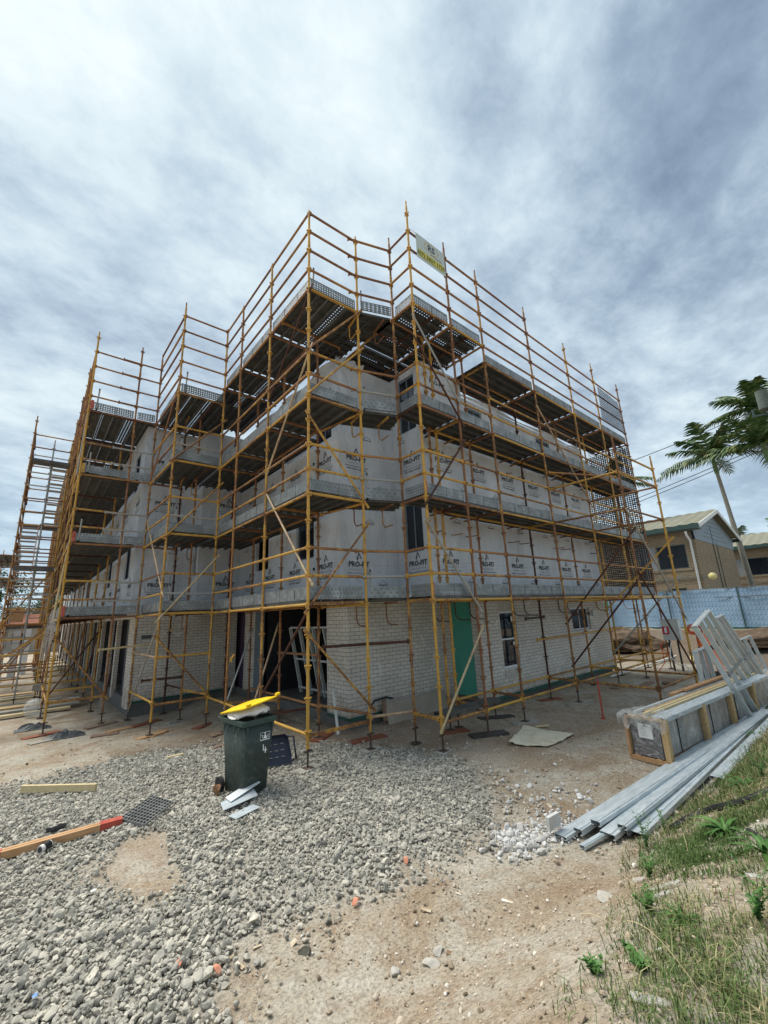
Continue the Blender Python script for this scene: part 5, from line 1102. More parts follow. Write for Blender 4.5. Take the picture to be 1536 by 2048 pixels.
# dark tray with slots, leaning behind the corner post
tr = thing('plastic_tray', (3.62,6.75,0), 'dark navy plastic tray with three rows of slots lying behind the corner standard', 'tray')
o = Vector((3.38,6.83,.05)); r_ = Vector((.96,-.26,0)).normalized(); u_ = Vector((.12,.55,.82)).normalized(); n_ = r_.cross(u_)
pl = [(-.19,0),(.21,-.02),(.23,.10),(.21,.40),(.17,.46),(-.14,.46),(-.18,.40),(-.21,.10)]
mb = MB(); k = len(pl); vs = [o+r_*a+u_*b for a,b in pl]+[o+r_*a*.86+u_*(b*.86+.03)-n_*.05 for a,b in pl]
mb.add(vs, [tuple(range(k,2*k))]+[(i,(i+1)%k,k+(i+1)%k,k+i) for i in range(k)]); mb.build('shell', 'navy_plastic', tr)
mb = MB()
for zz in (.13,.23,.33):
    for uu in (-.10,0,.10): mb.obox(o+r_*uu+u_*zz-n_*.047, r_*.028, u_*.006, n_*.004)
mb.build('slot', 'ink_soft', tr)
mb = MB(); mb.path([o+r_*.23+u_*.03, o+r_*.27+u_*.02+n_*.1, o+r_*.27+u_*.35+n_*.12, o+r_*.2+u_*.42], .018, 8); mb.build('edge_bar', 'navy_plastic', tr)
# timber on the gravel
mb = MB(); a, b = Vector((*at(42,1586),.055)), Vector((*at(191,1583),.055)); mb.beam(a, b, .045, .09); mb.solo('timber_beam', 'timber_pine', 'short squared pine beam lying alone on the left gravel', 'timber')
for i, (dx, dz, lb) in enumerate(((0,0,'front orange timber rail with red painted patches on the left gravel'),(.055,.0,'rear orange timber rail lying tight behind the front one'))):
    a, b = Vector((*at(-60,1742),0)), Vector((*at(243,1655),0)); d = (b-a).normalized(); n = Vector((-d.y,d.x,0)); a += n*dx; b += n*dx; t = thing('timber_rail', ((a.x+b.x)/2,(a.y+b.y)/2,hz(a.x,a.y)), lb, 'timber', 'paired formwork rails on the gravel')
    mb = MB(); mb.beam(a+Vector((0,0,.06)), b+Vector((0,0,.06)), .045, .075); mb.build('rail', 'timber_orange', t)
    mb = MB(); L_ = (b-a).length
    for s0_, s1_ in ((L_-.22, L_+.002), (L_-1.32, L_-1.08)): p, q = a+d*s0_, a+d*s1_; mb = MB(); mb.beam(p+Vector((0,0,.0625)), q+Vector((0,0,.0625)), .048, .077); mb.build('painted_band', 'red_paint', t)
mb = MB(); p = Vector((*at(78,1712),.055)); q = Vector((*at(98,1700),.06)); mb.tube(p, q, .038, 16); pt = thing('pipe_offcut', (p.x,p.y,0), 'short white pipe offcut with a black sleeve beside the timber rails', 'pipe'); mb.build('pipe', 'pvc', pt); mb = MB(); mb.tube(p+(q-p)*.3, p+(q-p)*.92, .041, 16); mb.build('sleeve', 'black_plastic', pt)
mb = MB(); mb.tube(p-(q-p)*.02, p+(q-p)*.001, .028, 12); mb.build('bore', 'ink', pt)
x, y = at(112,1668); v, f = rockbase(1, 33, .8); mb = MB()
for k in range(7): ox, oy = random.uniform(-.09,.09), random.uniform(-.04,.04); mb.add([(x+ox+p[0]*.04, y+oy+p[1]*.035, hz(x,y)+.045+p[2]*.03) for p in v], [tuple(q_) for q_ in f])
mb.solo('rubber_scrap', 'black_plastic', 'small black crumpled scrap behind the timber rails', 'scrap')
# steel grate
gp = [Vector((*at(*p, .0), 0)) for p in ((238,1652),(288,1665),(345,1618),(303,1604))]
mb = MB()
def gpt(u, v): return gp[0]*(1-u)*(1-v)+gp[1]*(1-u)*v+gp[2]*u*v+gp[3]*u*(1-v)
for k in range(11): u = k/10; mb.beam(gpt(u,0)+Vector((0,0,.07)), gpt(u,1)+Vector((0,0,.07)), .010, .03)
for k in range(9): v_ = k/8; mb.beam(gpt(0,v_)+Vector((0,0,.078)), gpt(1,v_)+Vector((0,0,.078)), .010, .016)
mb.solo('steel_grate', 'galv', 'grey welded steel mesh lying on the gravel at the end of the rails', 'grate')
# cream mat
mp = [Vector((*at(*p, .02), 0)) for p in ((1018,1488),(1048,1453),(1149,1467),(1096,1494))]; mb = MB(); n = 12; vs = []
for i in range(n):
    for j in range(n): u, v_ = i/(n-1), j/(n-1); q = mp[0]*(1-u)*(1-v_)+mp[1]*(1-u)*v_+mp[2]*u*v_+mp[3]*u*(1-v_); e = .012*math.sin(i*2.3)*(j in (0,n-1)); vs.append((q.x+e, q.y+.01*math.sin(j*1.9)*(i in (0,n-1)), hz(q.x,q.y)+.03+.018*mn.noise(Vector((u*3,v_*3,0)))+.03*(u < .1)*(v_ < .4)))
mb.add(vs, [(i*n+j,(i+1)*n+j,(i+1)*n+j+1,i*n+j+1) for i in range(n-1) for j in range(n-1)], 0, True)
e_ = [i*n for i in range(n)]+[(n-1)*n+j for j in range(1,n)]; mb.solo('ground_mat', 'mat_cloth', 'stained cream sheet lying flat in front of the scaffold', 'mat')
# red stake
mb = MB(); sx, sy = at(1207,1440,0); mb.box(sx-.018,sx+.018,sy-.012,sy+.012,-.02,.80); mb.obox((sx,sy,.02),(.05,0,0),(0,.04,0),(0,0,.02)); mb.solo('marker_stake', 'red_paint', 'red painted stake standing in the dirt right of the cream mat', 'stake')
def onplane(px, py): return at(px, py)
for (px,py,w,a,m,lb,h) in ((175,1620-10,.0,0,'timber_pine','x',0),):
    pass
for (px, py, w, d, a, m, lb) in ((350,1511,.28,.07,.0,'timber_pine','pale timber chip lying left of the bin'),(1085,1477-22,.3,.05,-.5,'timber_pine','pale sliver of timber beyond the cream mat'),(440,1488,.5,.08,.4,'timber_old','brown board end just left of the bin'),
                            (150,1385,.30,.24,.1,'white_frame','small white square panel under the long left scaffold')):
    x, y = at(px, py); mb = MB(); c, s_ = math.cos(a), math.sin(a); mb.obox((x,y,hz(x,y)+.03), (c*w/2,s_*w/2,0), (-s_*d/2,c*d/2,0), (0,0,.012)); mb.solo('timber_offcut' if 'white' not in lb else 'panel_offcut', m, lb, 'offcut')
# ------------------------------------------------------------------ wrapped pack of boards with lengths on top
KY = R_(-4.8); ku, kv = Vector((math.cos(KY), math.sin(KY), 0)), Vector((-math.sin(KY), math.cos(KY), 0)); ko = Vector((7.37,2.5,0))
pk = thing('wrapped_pack', ko, 'long plastic wrapped pack in an open timber crate', 'crate')
def kp(u, v, z): return ko+ku*u+kv*v+Vector((0,0,z))
def kbox(mb, u0,u1,v0,v1,z0,z1,mi=0,jit=0): c = kp((u0+u1)/2,(v0+v1)/2,(z0+z1)/2); mb.obox(c, ku*(u1-u0)/2, kv*(v1-v0)/2, (0,0,(z1-z0)/2), mi, jit); return mb
kbox(MB(), .06,5.3,.055,.495,.09,.60).build('packed_boards', 'pack_side', pk)
mb = MB(); kbox(mb, .03,.056,.07,.48,.09,.60); mb.build('end_boards', 'pack_end', pk)
for u0 in (.0,1.5,2.85,4.2):
    mb = MB(); kbox(mb, u0,u0+.10,-.04,0,.02,.64); kbox(mb, u0+.02,u0+.06,.003,.045,.05,.62); kbox(mb, u0,u0+.09,.50,.54,.02,.64); kbox(mb, u0,u0+.09,-.02,.54,.602,.64)
    mb.build('upright', 'timber_new', pk)
mb = MB(); kbox(mb, -.02,.0,-.0,.54,.02,.085); kbox(mb, -.03,.0,.5,.54,.09,.6); kbox(mb,.0,5.3,.1,.16,.02,.085); kbox(mb,.0,5.3,.4,.46,.02,.085); mb.build('base_rail', 'timber_orange', pk)
for u0 in (.62,2.0,3.3): mb = MB(); kbox(mb, u0,u0+.015,.045,.054,.09,.62); kbox(mb, u0,u0+.015,.05,.5,.601,.606); mb.build('strap', 'rubber', pk)
mb = MB(); kbox(mb, .022,.029,.17,.37,.34,.54); lb_ = mb.build('paper_label', 'white_paint', pk)
mb = MB(); o = kp(.0205,.35,.50); r_ = -kv
for k, (tx, sz_) in enumerate((('DELIVERY NOTE', .018),('Site: Block C', .016),('Lot 4  Level 1', .016),('Qty 48  Pack 2', .016),('Length 5400', .016),('Order No. 1172', .016))): mb.flat(text2d(tx, sz_, 0, 1, 'LEFT'), o-Vector((0,0,.026*k)), r_, (0,0,1))
mb.add([o+r_*.07+Vector((0,0,z_))+r_*q for q, z_ in ((0,.015),(.03,.015),(.015,.035))], [(0,1,2)]); mb.build('print', 'ink', lb_)
mb = MB(); vs = []; n = 16
for i in range(n):
    for j in range(5): u = -.05+.0*i; vs.append(kp(-.045-.02*math.sin(i*1.3+j), -.08+.70*i/(n-1), .66-.055*j*(.25+.75*abs(math.sin(i*.9)))))
mb.add(vs, [(i*5+j,(i+1)*5+j,(i+1)*5+j+1,i*5+j+1) for i in range(n-1) for j in range(4)], 0, True)
vs = []
for i in range(n):
    for j in range(5): vs.append(kp(-.05+.16*j+.03*math.sin(i*2.1), -.06+.66*i/(n-1), .66+.03*math.sin(i*1.7+j*1.1)))
mb.add(vs, [(i*5+j,(i+1)*5+j,(i+1)*5+j+1,i*5+j+1) for i in range(n-1) for j in range(4)], 0, True); mb.build('film', 'film', pk)
# blue printed film emblem and side print
mb = MB(); o = kp(.70,.05,.36); 
for k in range(26): a, b = random.gauss(0,.05), random.gauss(0,.07); mb.add([o+ku*(a+.016*math.cos(t))+Vector((0,0,b+.014*math.sin(t))) for t in (0,1.2,2.5,3.8,5.1)], [(0,1,2,3,4)])
mb.build('film_print', 'cladding', pk)
LG = [('galv',.00,.045,'flat galvanised angle at the front edge of the wrapped pack',.20),('timber_pine',.235,.05,'cream timber length on the pack, next to the galvanised angle',.04),('timber_pine',.29,.06,'second cream timber length on the pack',.04),('timber_new',.345,.05,'tan timber length in the middle of the pack',.035),
      ('pack_side',.395,.05,'grey length towards the back of the pack',.04),('frame_steel',.45,.05,'pale steel channel along the back of the pack',.05)]
for i, (m, v0, h, lb, w) in enumerate(LG):
    mb = MB(); e = random.uniform(-.1,.15); kbox(mb, .0+e+(.15 if i else 0), 5.4+e, v0-.03, v0-.03+w, .645, .645+(.012 if i == 0 else h*.6)); 
    if i == 0: kbox(mb, e, 5.4+e, v0-.034, v0-.031, .60, .657)
    mb.solo('building_length', 'zinc_sheet' if i == 0 else m, lb, 'building length', 'lengths stacked on the wrapped pack')
mb = MB(); kbox(mb, 1.8,6.2,.50,.58,.66,.70); kbox(mb, 2.2,6.4,.42,.49,.70,.735); mb.solo('building_length', 'timber_orange', 'long brown timber lying along the back edge of the pack', 'building length', 'lengths stacked on the wrapped pack')
# ------------------------------------------------------------------ galvanised channels in front of the pack
def channel(p, q, w, lip, z0, z1, label, flip=False, mat='zinc_sheet'):
    lip *= .75; p, q = Vector((*p, z0)), Vector((*q, z1)); d = (q-p).normalized(); n = Vector((-d.y,d.x,0)).normalized(); u = Vector((0,0,1)); m = (p+q)/2; h = (q-p)/2; mb = MB(); k = 1 if not flip else -1
    top = lip if not flip else 0
    mb.obox(m+u*(top), h, n*w/2, (0,0,.0015))
    for s_ in (-1,1): mb.obox(m+n*s_*w/2+u*(lip/2), h, n*.0015, (0,0,lip/2)); mb.obox(m+n*s_*(w/2-.012)+u*(0 if not flip else lip), h, n*.012, (0,0,.0012))
    mb.obox(m-n*w*.2+u*(top+.004), h, n*.008, (0,0,.004))
    mb.solo('steel_channel', mat, label, 'steel channel', 'galvanised channels lying below the bank')
for i, (p, q, w, lip, z0, z1, lb) in enumerate((((4.48,2.66),(11.3,2.22),.13,.04,.02,.05,'outermost galvanised channel, nearest the wrapped pack'),((4.66,2.56),(11.4,2.16),.09,.07,.03,.06,'second galvanised channel from the wrapped pack'),
    ((4.86,2.46),(11.6,2.00),.10,.06,.08,.10,'third channel, bridging the two beside it'),((4.80,2.32),(11.2,2.02),.15,.06,.03,.12,'wide channel in the middle of the bundle'),
    ((5.0,2.13),(11.5,1.98),.16,.07,.03,.12,'broadest channel nearest the grass'),((4.93,2.22),(11.0,1.94),.09,.05,.10,.15,'channel lying on top of the middle of the bundle'),((4.45,2.42),(5.6,2.28),.06,.04,.02,.02,'short narrow channel poking out at the near end'),
    ((7.0,1.86),(11.8,1.72),.15,.05,.10,.18,'channel half buried against the grassy bank'))):
    channel(p, q, w, lip, z0, z1, lb)
mb = MB(); a_ = Vector((4.40,2.70,.055)); mb.obox((4.5,2.735,.15),(.10,-.006,0),(0,.02,0),(0,0,.06)); mb.solo('concrete_lump', 'white_rock', 'white concrete lump at the near end of the channels', 'concrete lump')
# ------------------------------------------------------------------ leaning steel wall frames
def lframe(T1, T2, B1, B2, n, w, label, nog=(.5,), d=.09):
    T1, T2, B1, B2 = map(Vector, (T1,T2,B1,B2)); t = thing('wall_frame', B1, label, 'wall frame', 'pale steel wall frames leaning by the pack'); nrm = (T2-T1).cross(B1-T1).normalized()
    for k in range(n):
        s_ = k/(n-1); p, q = B1.lerp(B2, s_), T1.lerp(T2, s_); mb = MB(); dd = (q-p).normalized(); sd = dd.cross(nrm).normalized()
        mb.obox((p+q)/2, (q-p)/2, sd*.022, nrm*d/2); mb.build('stud', 'frame_steel', t)
    for a, b, nm in ((T1,T2,'top_plate'),(B1,B2,'bottom_plate')):
        mb = MB(); dd = (b-a).normalized(); u = ((T1-B1).normalized()); mb.obox((a+b)/2+u*(.02 if nm[0] == 't' else -.02), (b-a)/2+dd*.03, nrm*(d/2+.004), u*.016); mb.build(nm, 'frame_steel', t)
    for f_ in nog:
        a, b = B1.lerp(T1, f_), B2.lerp(T2, f_); mb = MB(); u = (T1-B1).normalized(); mb.obox((a+b)/2-nrm*(d/2+.014), (b-a)/2, nrm*.012, u*.03); mb.build('brace_plate', 'galv', t)
lframe((9.82,2.45,1.84),(11.46,2.55,2.09),(10.8,2.1,.10),(12.9,2.2,.08), 4, .09, 'large pale frame leaning across the far end of the pack', (.47,))
lframe((12.1,2.6,1.9),(13.1,2.67,1.94),(13.2,2.2,.05),(14.6,2.3,.05), 3, .09, 'second pale frame leaning just behind the large one')
lframe((11.9,3.08,1.17),(12.6,3.02,1.22),(11.75,3.0,.55),(12.6,2.98,.5), 3, .09, 'short pale frame standing left of the large leaning frame', ())
lframe((15.6,2.95,1.15),(17.6,3.0,1.15),(15.6,2.7,.2),(17.6,2.8,.2), 3, .09, 'low pale frame at the right picture edge', ())
# ------------------------------------------------------------------ site power box, barriers
sb = thing('switchboard', (17.3,5.05,0), 'grey site power box on a post with a red extinguisher sign', 'power box')
mb = MB(); mb.box(17.25,17.5,4.78,5.30,1.02,1.72); mb.box(17.23,17.52,4.76,5.32,1.722,1.735); mb.build('cabinet', 'box_grey', sb)
mb = MB(); mb.box(17.36,17.41,4.9,4.95,-.05,1.018); mb.box(17.36,17.41,5.15,5.2,-.05,1.018); mb.build('post', 'timber_black', sb)
mb = MB(); mb.box(17.238,17.246,5.08,5.28,1.22,1.48); q = mb.build('sign', 'sign_red', sb)
mb = MB(); mb.box(17.233,17.236,5.14,5.22,1.26,1.44); mb.box(17.233,17.236,5.165,5.195,1.442,1.465); mb.build('pictogram', 'white_paint', q)
mb = MB(); mb.path([(17.3,5.1,1.0),(17.1,5.15,.5),(16.9,4.9,.25),(16.6,4.6,.3),(16.5,4.5,.1)], .015, 6); mb.solo('white_cable', 'pvc', 'white cable hanging from the power box', 'cable')
mb = MB(); mb.path([(17.2,5.3,1.0),(17.1,5.38,.8),(17.2,5.2,.6),(16.9,5.3,.45),(17.1,5.35,.75),(17.0,5.2,.5)], .02, 6); mb.path([(17.15,5.4,.9),(16.95,5.3,.3),(16.8,5.5,.02)], .014, 6); mb.solo('extension_lead', 'cord_orange', 'orange leads hanging under the power box', 'cord')
cp = thing('cord_post', (16.6,4.15,0), 'grey post wound with a coil of orange extension cord', 'post')
mb = MB(); mb.tube((16.6,4.15,-.05),(16.55,4.12,1.42),.035,8); mb.beam((16.6,3.95,1.0),(16.6,3.7,.0),.05,.05); mb.build('post', 'timber_grey', cp)
mb = MB()
for k in range(6): r0 = .19-.012*k; mb.path([(16.5+.02*k+.03*math.sin(t*2+k), 4.15+r0*1.3*math.cos(t), 1.42+.03*k*0+r0*.8*math.sin(t)+.02*math.sin(k*2)) for t in [j*2*math.pi/18 for j in range(19)]], .014, 6)
mb.build('coil', 'cord_orange', cp)
for i, (x, y, l, lb) in enumerate(((16.4,3.95,.12,'orange bollard leaning behind the large pale frame, left one'),(16.9,3.75,.30,'orange bollard leaning behind the large pale frame, right one'))):
    t = thing('traffic_bollard', (x,y,0), lb, 'bollard', 'orange bollards'); a, b = Vector((x,y,.12)), Vector((x+.1,y+l,1.15)); mb = MB(); mb.tube(a, b, .11, 14, 0, .08); mb.tube(b, b+(b-a)*.08, .05, 10); mb.build('post', 'orange_plastic', t)
    mb = MB(); mb.tube(a+(b-a)*.62, a+(b-a)*.74, .104, 14); mb.build('band', 'rubber', t); mb = MB(); mb.prism([(x+.26*math.cos(k*math.pi/4+.3), y+.26*math.sin(k*math.pi/4+.3)) for k in range(8)], .0, .11); mb.build('foot', 'rubber', t)
mb = MB(); mb.box(14.6,22,6.15,6.2,.05,.10); mb.solo('conduit', 'pvc', 'long white conduit lying on the ground beyond the tower', 'pipe')
for (x,y,w,d,a,lb,m) in ((20,9,3.4,.25,.1,'long grey board lying on the dark soil beyond the scaffold','timber_grey'),(18.2,7.6,2.4,.2,-.2,'brown board on the dark soil near the far brick corner','timber_old'),(21,5.5,2.8,.25,.25,'pale board lying under the blue fence bank','timber_pine'),(14.7,4.55,.75,.3,.1,'small dark pallet beyond the outrigger tower','timber_old')):
    mb = MB(); c, s_ = math.cos(a), math.sin(a); mb.obox((x,y,hz(x,y)+.05),(c*w/2,s_*w/2,0),(-s_*d/2,c*d/2,0),(0,0,.03)); mb.solo('loose_board', m, lb, 'board')
# soil heaps under the fence
def heap(x, y, r, h, mat, label, k):
    v, f = ico(3); mb = MB(); vs = []
    for p in v:
        q = 1+.35*mn.noise(Vector(p*1.6+np.array([k,0,0])))+.12*mn.noise(Vector(p*5)); vs.append((x+p[0]*r*q, y+p[1]*r*1.3*q, hz(x,y)-.1+max(p[2],-.1)*h*q))
    mb.add(vs, [tuple(t) for t in f], 0, False); mb.solo('soil_heap', mat, label, 'soil heap')
heap(22.2,8.6,1.3,.8,'soil','dark soil heap below the blue fence, left of the power box',1); heap(22.8,11.8,1.2,.7,'soil','dark soil heap seen between the far scaffold posts',4); heap(23,3.6,1.2,.5,'soil','low brown soil heap right of the power box',7)
# ------------------------------------------------------------------ left side clutter
for i in range(9):
    y = 17.3+.42*i*(1+.06*i); x = -.3-.1*i; z = hz(0,y)+.02; mb = MB(); L_ = random.uniform(1.6,2.3); mb.obox((x,y,z+.05+random.uniform(0,.1)), (L_,random.uniform(-.1,.1),0), (0,.13+.02*(i%3),0), (0,0,.025)); mb.solo('timber_plank', ['timber_pine','timber_grey','timber_new'][i%3], ('nearest','second nearest','third','fourth','fifth','sixth','seventh','eighth','farthest')[i]+' of the planks laid flat under the stair tower', 'plank', 'planks laid on the ground at far left')
v, f = ico(2); mb = MB(); mb.add([(.47+p[0]*.26*(1+.12*mn.noise(Vector(p*4))), 16.9+p[1]*.26, hz(.4,16.9)+.25+p[2]*.27*(1+.15*mn.noise(Vector(p*5)))) for p in v], [tuple(t) for t in f], 0, True); mb.solo('clear_bag', 'film', 'round clear plastic bag on the ground at far left', 'bag')
mb = MB(); mb.obox((.55,18.6,.45),(.16,0,0),(0,.1,0),(0,0,.10)); mb.solo('concrete_block', 'concrete', 'grey hollow block on the far left planks', 'block')
mb = MB(); mb.path([(1.9,14.7,.12),(2.05,14.9,1.25)], .02, 8); bh = thing('shovel', (1.9,14.7,.0), 'shovel with a reddish handle leaning in the dark opening', 'shovel'); mb.build('handle', 'dark_rust', bh); mb = MB(); mb.obox((1.88,14.66,.22),(.07,0,0),(0,.01,0),(.01,.04,.2)); mb.build('blade', 'concrete', bh)
for k, (x, y, r, lb) in enumerate(((1.0,13.3,.5,'crumpled dark plastic sheet in front of the left scaffold'),(.45,14.9,.45,'dark plastic sheet heap behind the leftmost near standard'))):
    mb = MB(); vs = []; n = 12
    for i in range(n):
        for j in range(n): u, w = i/(n-1)-.5, j/(n-1)-.5; X, Y = x+u*1.2*r*1.4, y+w*r*.8; vs.append((X,Y,hz(X,Y)+.01+max(0,.12*(1-4*(u*u+w*w)))*(1+mn.noise(Vector((u*9,w*9,k))))))
    mb.add(vs, [(i*n+j,(i+1)*n+j,(i+1)*n+j+1,i*n+j+1) for i in range(n-1) for j in range(n-1)]); mb.solo('plastic_sheet', 'sheet_grey', lb, 'plastic sheet')
mb = MB(); mb.obox((2.62,13.6,1.98),(.12,0,0),(0,.06,0),(0,0,.05)); mb.path([(2.55,13.55,1.95),(2.8,13.5,2.0),(2.95,13.5,1.9)], .02, 6); mb.solo('work_light', 'ink', 'small dark fitting hanging against the middle brick wall', 'lamp')
# ------------------------------------------------------------------ blue fence on the bank
FX = 25.6
fe = thing('site_fence', (FX,6,.9), 'long blue printed cloth fence standing on the soil bank', 'fence')
mb = MB(); n = 120; ys = [-14+46*i/(n-1) for i in range(n)]; vs = []
for i, y in enumerate(ys):
    b = hz(FX, y); dz = .25*float(sm((y-12)/12)); 
    for j in range(5): t = j/4; vs.append((FX+.05*math.sin(y*2.1+t*2)+.04*math.sin(y*5.3), y, b+.08+t*(1.80+.02*math.sin(y*2.6))))
mb.add(vs, [(i*5+j,(i+1)*5+j,(i+1)*5+j+1,i*5+j+1) for i in range(n-1) for j in range(4)], 0, True); mb.build('cloth', 'blue_cloth', fe)
for k in range(16):
    y = -13+2.9*k; b = hz(FX,y); mb = MB(); mb.tube((FX-.07,y,b-.1),(FX-.07,y,b+1.95),.03,8); mb.build('post', 'fascia', fe)
mb = MB(); mb.beam((FX-.06,-14,hz(FX,0)+1.91),(FX-.06,32,hz(FX,0)+1.91),.03,.03); mb.beam((FX-.06,2.5,2.42),(FX-.06,5.3,2.42),.03,.03); mb.build('top_rail', 'galv', fe)
mb = MB(); mb.box(FX-.03,FX+.0,-14,32,.86,1.03); mb.build('skirt', 'green_membrane', fe)
ex = thing('exit_sign', (18.2,8.0,2.2), 'small green exit sign between the far scaffold posts', 'sign'); mb = MB(); mb.box(18.18,18.2,7.35,7.75,2.18,2.42); mb.build('panel', 'sign_green', ex); mb = MB(); mb.flat(text2d('EXIT', .12, .002), (18.175,7.52,2.24), (0,-1,0), (0,0,1)); mb.add([(18.176,7.68,2.24),(18.176,7.72,2.24),(18.176,7.70,2.36)], [(0,1,2)]); mb.build('lettering', 'white_paint', ex)
# ------------------------------------------------------------------ brick houses behind
def house(ox, oy, oz, label, full=True):
    h = thing('brick_house', (ox,oy,oz), label, 'house', 'tan brick houses behind the fence'); X = lambda a: ox+a; Y = lambda b: oy+b; Z = lambda c: oz+c
    Wd, Dp, He, Hr = 9.8, 14.0, 5.5, 1.45
    mb = MB(); wn = [(.55,2.05,3.15,4.55),(2.15,3.1,3.15,4.55),(.9,1.9,1.2,2.0),(5.5,8,3.15,4.5),(3.2,4.4,.3,2.1)]
    wall(mb, 'x', X(0), .12, Y(.122), Y(Dp), Z(0), Z(He), [(Y(a),Y(b),Z(c),Z(d)) for a,b,c,d in wn]); mb.build('wall', 'brick_tan', h)
    mb = MB(); mb.box(X(0),X(Wd),Y(0),Y(.12),Z(0),Z(4.75)); mb.build('wall', 'brick_tan', h); mb = MB(); mb.box(X(4.0),X(4.07),Y(-.05),Y(-.003),Z(0),Z(5.9)); mb.box(X(4.9),X(4.96),Y(-.04),Y(-.003),Z(0),Z(5.0)); mb.build('wall_joint', 'pole', h)
    mb = MB(); mb.add([(X(-.02),Y(-.03),Z(4.753)),(X(Wd+.02),Y(-.03),Z(4.753)),(X(Wd+.3),Y(-.03),Z(He)),(X(Wd/2),Y(-.03),Z(He+Hr)),(X(-.3),Y(-.03),Z(He)),(X(-.02),Y(.1),Z(4.753)),(X(Wd+.02),Y(.1),Z(4.753)),(X(Wd+.3),Y(.1),Z(He)),(X(Wd/2),Y(.1),Z(He+Hr)),(X(-.3),Y(.1),Z(He))], [(0,1,2,3,4),(9,8,7,6,5),(0,5,6,1)]); mb.build('gable', 'cladding', h)
    for k in range(5): mb = MB(); w_ = (Hr-.35)*(k+.5)/5; hw = (Wd/2+.1)*(1-(w_+.75-.0)/(Hr+.75))+.0; mb.box(X(Wd/2-hw),X(Wd/2+hw),Y(-.045),Y(-.033),Z(4.95+w_*1.25),Z(4.965+w_*1.25)); mb.build('cladding_joint', 'fascia', h)
    for sg_ in (0,1):
        xe, xr = (X(-.55), X(Wd/2)) if sg_ == 0 else (X(Wd+.55), X(Wd/2)); ze, zr = Z(He-.02), Z(He+Hr+.12); mb = MB(); n = 48; vs = []
        for i in range(n+1):
            y = Y(-.45)+ (Dp+.9)*i/n; rib = .05 if i % 2 else 0; vs += [(xe,y,ze+rib+.10),(xr,y,zr+rib+.03)]
        mb.add(vs, [(i*2,i*2+1,i*2+3,i*2+2) for i in range(n)]); mb.build('roof', 'house_roof', h)
        mb = MB(); mb.beam((xe,Y(-.45),ze-.02),(xe,Y(Dp+.45),ze-.02),.06,.26); mb.build('gutter', 'fascia', h)
        mb = MB(); mb.beam((xe,Y(-.47),ze-.02),(xr,Y(-.47),zr-.10),.05,.24); mb.build('barge_board', 'pipe_white', h)
    mb = MB(); mb.box(X(-.52),X(-.002),Y(-.4),Y(Dp),Z(He-.22),Z(He-.18)); mb.build('eave', 'pole', h)
    for i, (a,b,c,d) in enumerate(wn):
        f = MB(); w = .05
        for q in ((a,a+w,c,d),(b-w,b,c,d),(a+w,b-w,c,c+w),(a+w,b-w,d-w,d)): f.box(X(.03),X(.09),Y(q[0]),Y(q[1]),Z(q[2]),Z(q[3]))
        fo = f.build('window', 'fascia' if i < 4 else 'pipe_white', h); g = MB(); g.box(X(.055),X(.065),Y(a+w),Y(b-w),Z(c+w),Z(d-w)); g.build('pane', 'glass', fo)
        if i == 0: g = MB(); g.quad((X(.13),Y(a+.1),Z(c)),(X(.13),Y(a+.75),Z(c)),(X(.13),Y(a+.35),Z(d)),(X(.13),Y(a+.1),Z(d))); g.build('curtain', 'curtain', fo)
        if i == 1: g = MB(); g.quad((X(.01),Y(a),Z(c)),(X(.01),Y(b),Z(c)),(X(.01),Y(b),Z(d)),(X(.01),Y(a),Z(d))); g.build('lattice_screen', 'lattice', fo)
    mb = MB(); mb.box(X(-.05),X(-.002),Y(.4),Y(3.2),Z(3.0),Z(3.13)); mb.build('window_sill', 'brick_tan', h)
    mb = MB(); mb.path([(X(-.5),Y(.25),Z(He-.3)),(X(-.48),Y(.25),Z(He-.5)),(X(-.09),Y(.22),Z(He-.8)),(X(-.09),Y(.22),Z(0))], .06, 8); mb.build('downpipe', 'pipe_white', h)
    mb = MB(); mb.path([(X(-.06),Y(4.0),Z(2.5)),(X(-.06),Y(-.05),Z(2.55)),(X(-.25),Y(-.35),Z(2.55))], .03, 6); mb.build('conduit', 'pole', h)
    v, f = ico(2); mb = MB(); mb.add([(X(-.3)+p[0]*.2, Y(-.5)+p[1]*.2, Z(2.55)+p[2]*.2) for p in v], [tuple(t) for t in f], 0, True); mb.build('lamp_globe', 'globe', h)
    mb = MB(); mb.box(X(.2),X(Wd-.1),Y(.2),Y(Dp),Z(.0),Z(.1)); mb.box(X(3),X(3.1),Y(.2),Y(Dp),Z(.1),Z(5.2)); mb.build('interior', 'dark_inside', h)
    return h
house(29.3,6.4,1.05,'tan brick house with cream roof nearest behind the blue fence')
house(46,4.9,1.0,'second tan brick house, partly hidden by the leaning palm')
# bird house shape in the low window
mb = MB(); x, y, z = 29.1, 7.75, 2.15; mb.prism([(0,0)], 0, 0) if 0 else None
mb.add([(x,y-.16,z),(x,y+.16,z),(x,y+.16,z+.3),(x,y,z+.62),(x,y-.16,z+.3),(x+.2,y-.16,z),(x+.2,y+.16,z),(x+.2,y+.16,z+.3),(x+.2,y,z+.62),(x+.2,y-.16,z+.3)], [(0,4,3,2,1),(5,6,7,8,9),(0,1,6,5),(1,2,7,6),(2,3,8,7),(3,4,9,8),(4,0,5,9)])
bh = thing('bird_house', (x,y,z), 'white bird house with a round hole standing in the lower house window', 'bird house'); mb.build('box', 'white_paint', bh); mb = MB(); mb.tube((x-.01,y,z+.25),(x-.004,y,z+.25),.05,12); mb.build('hole', 'ink', bh)
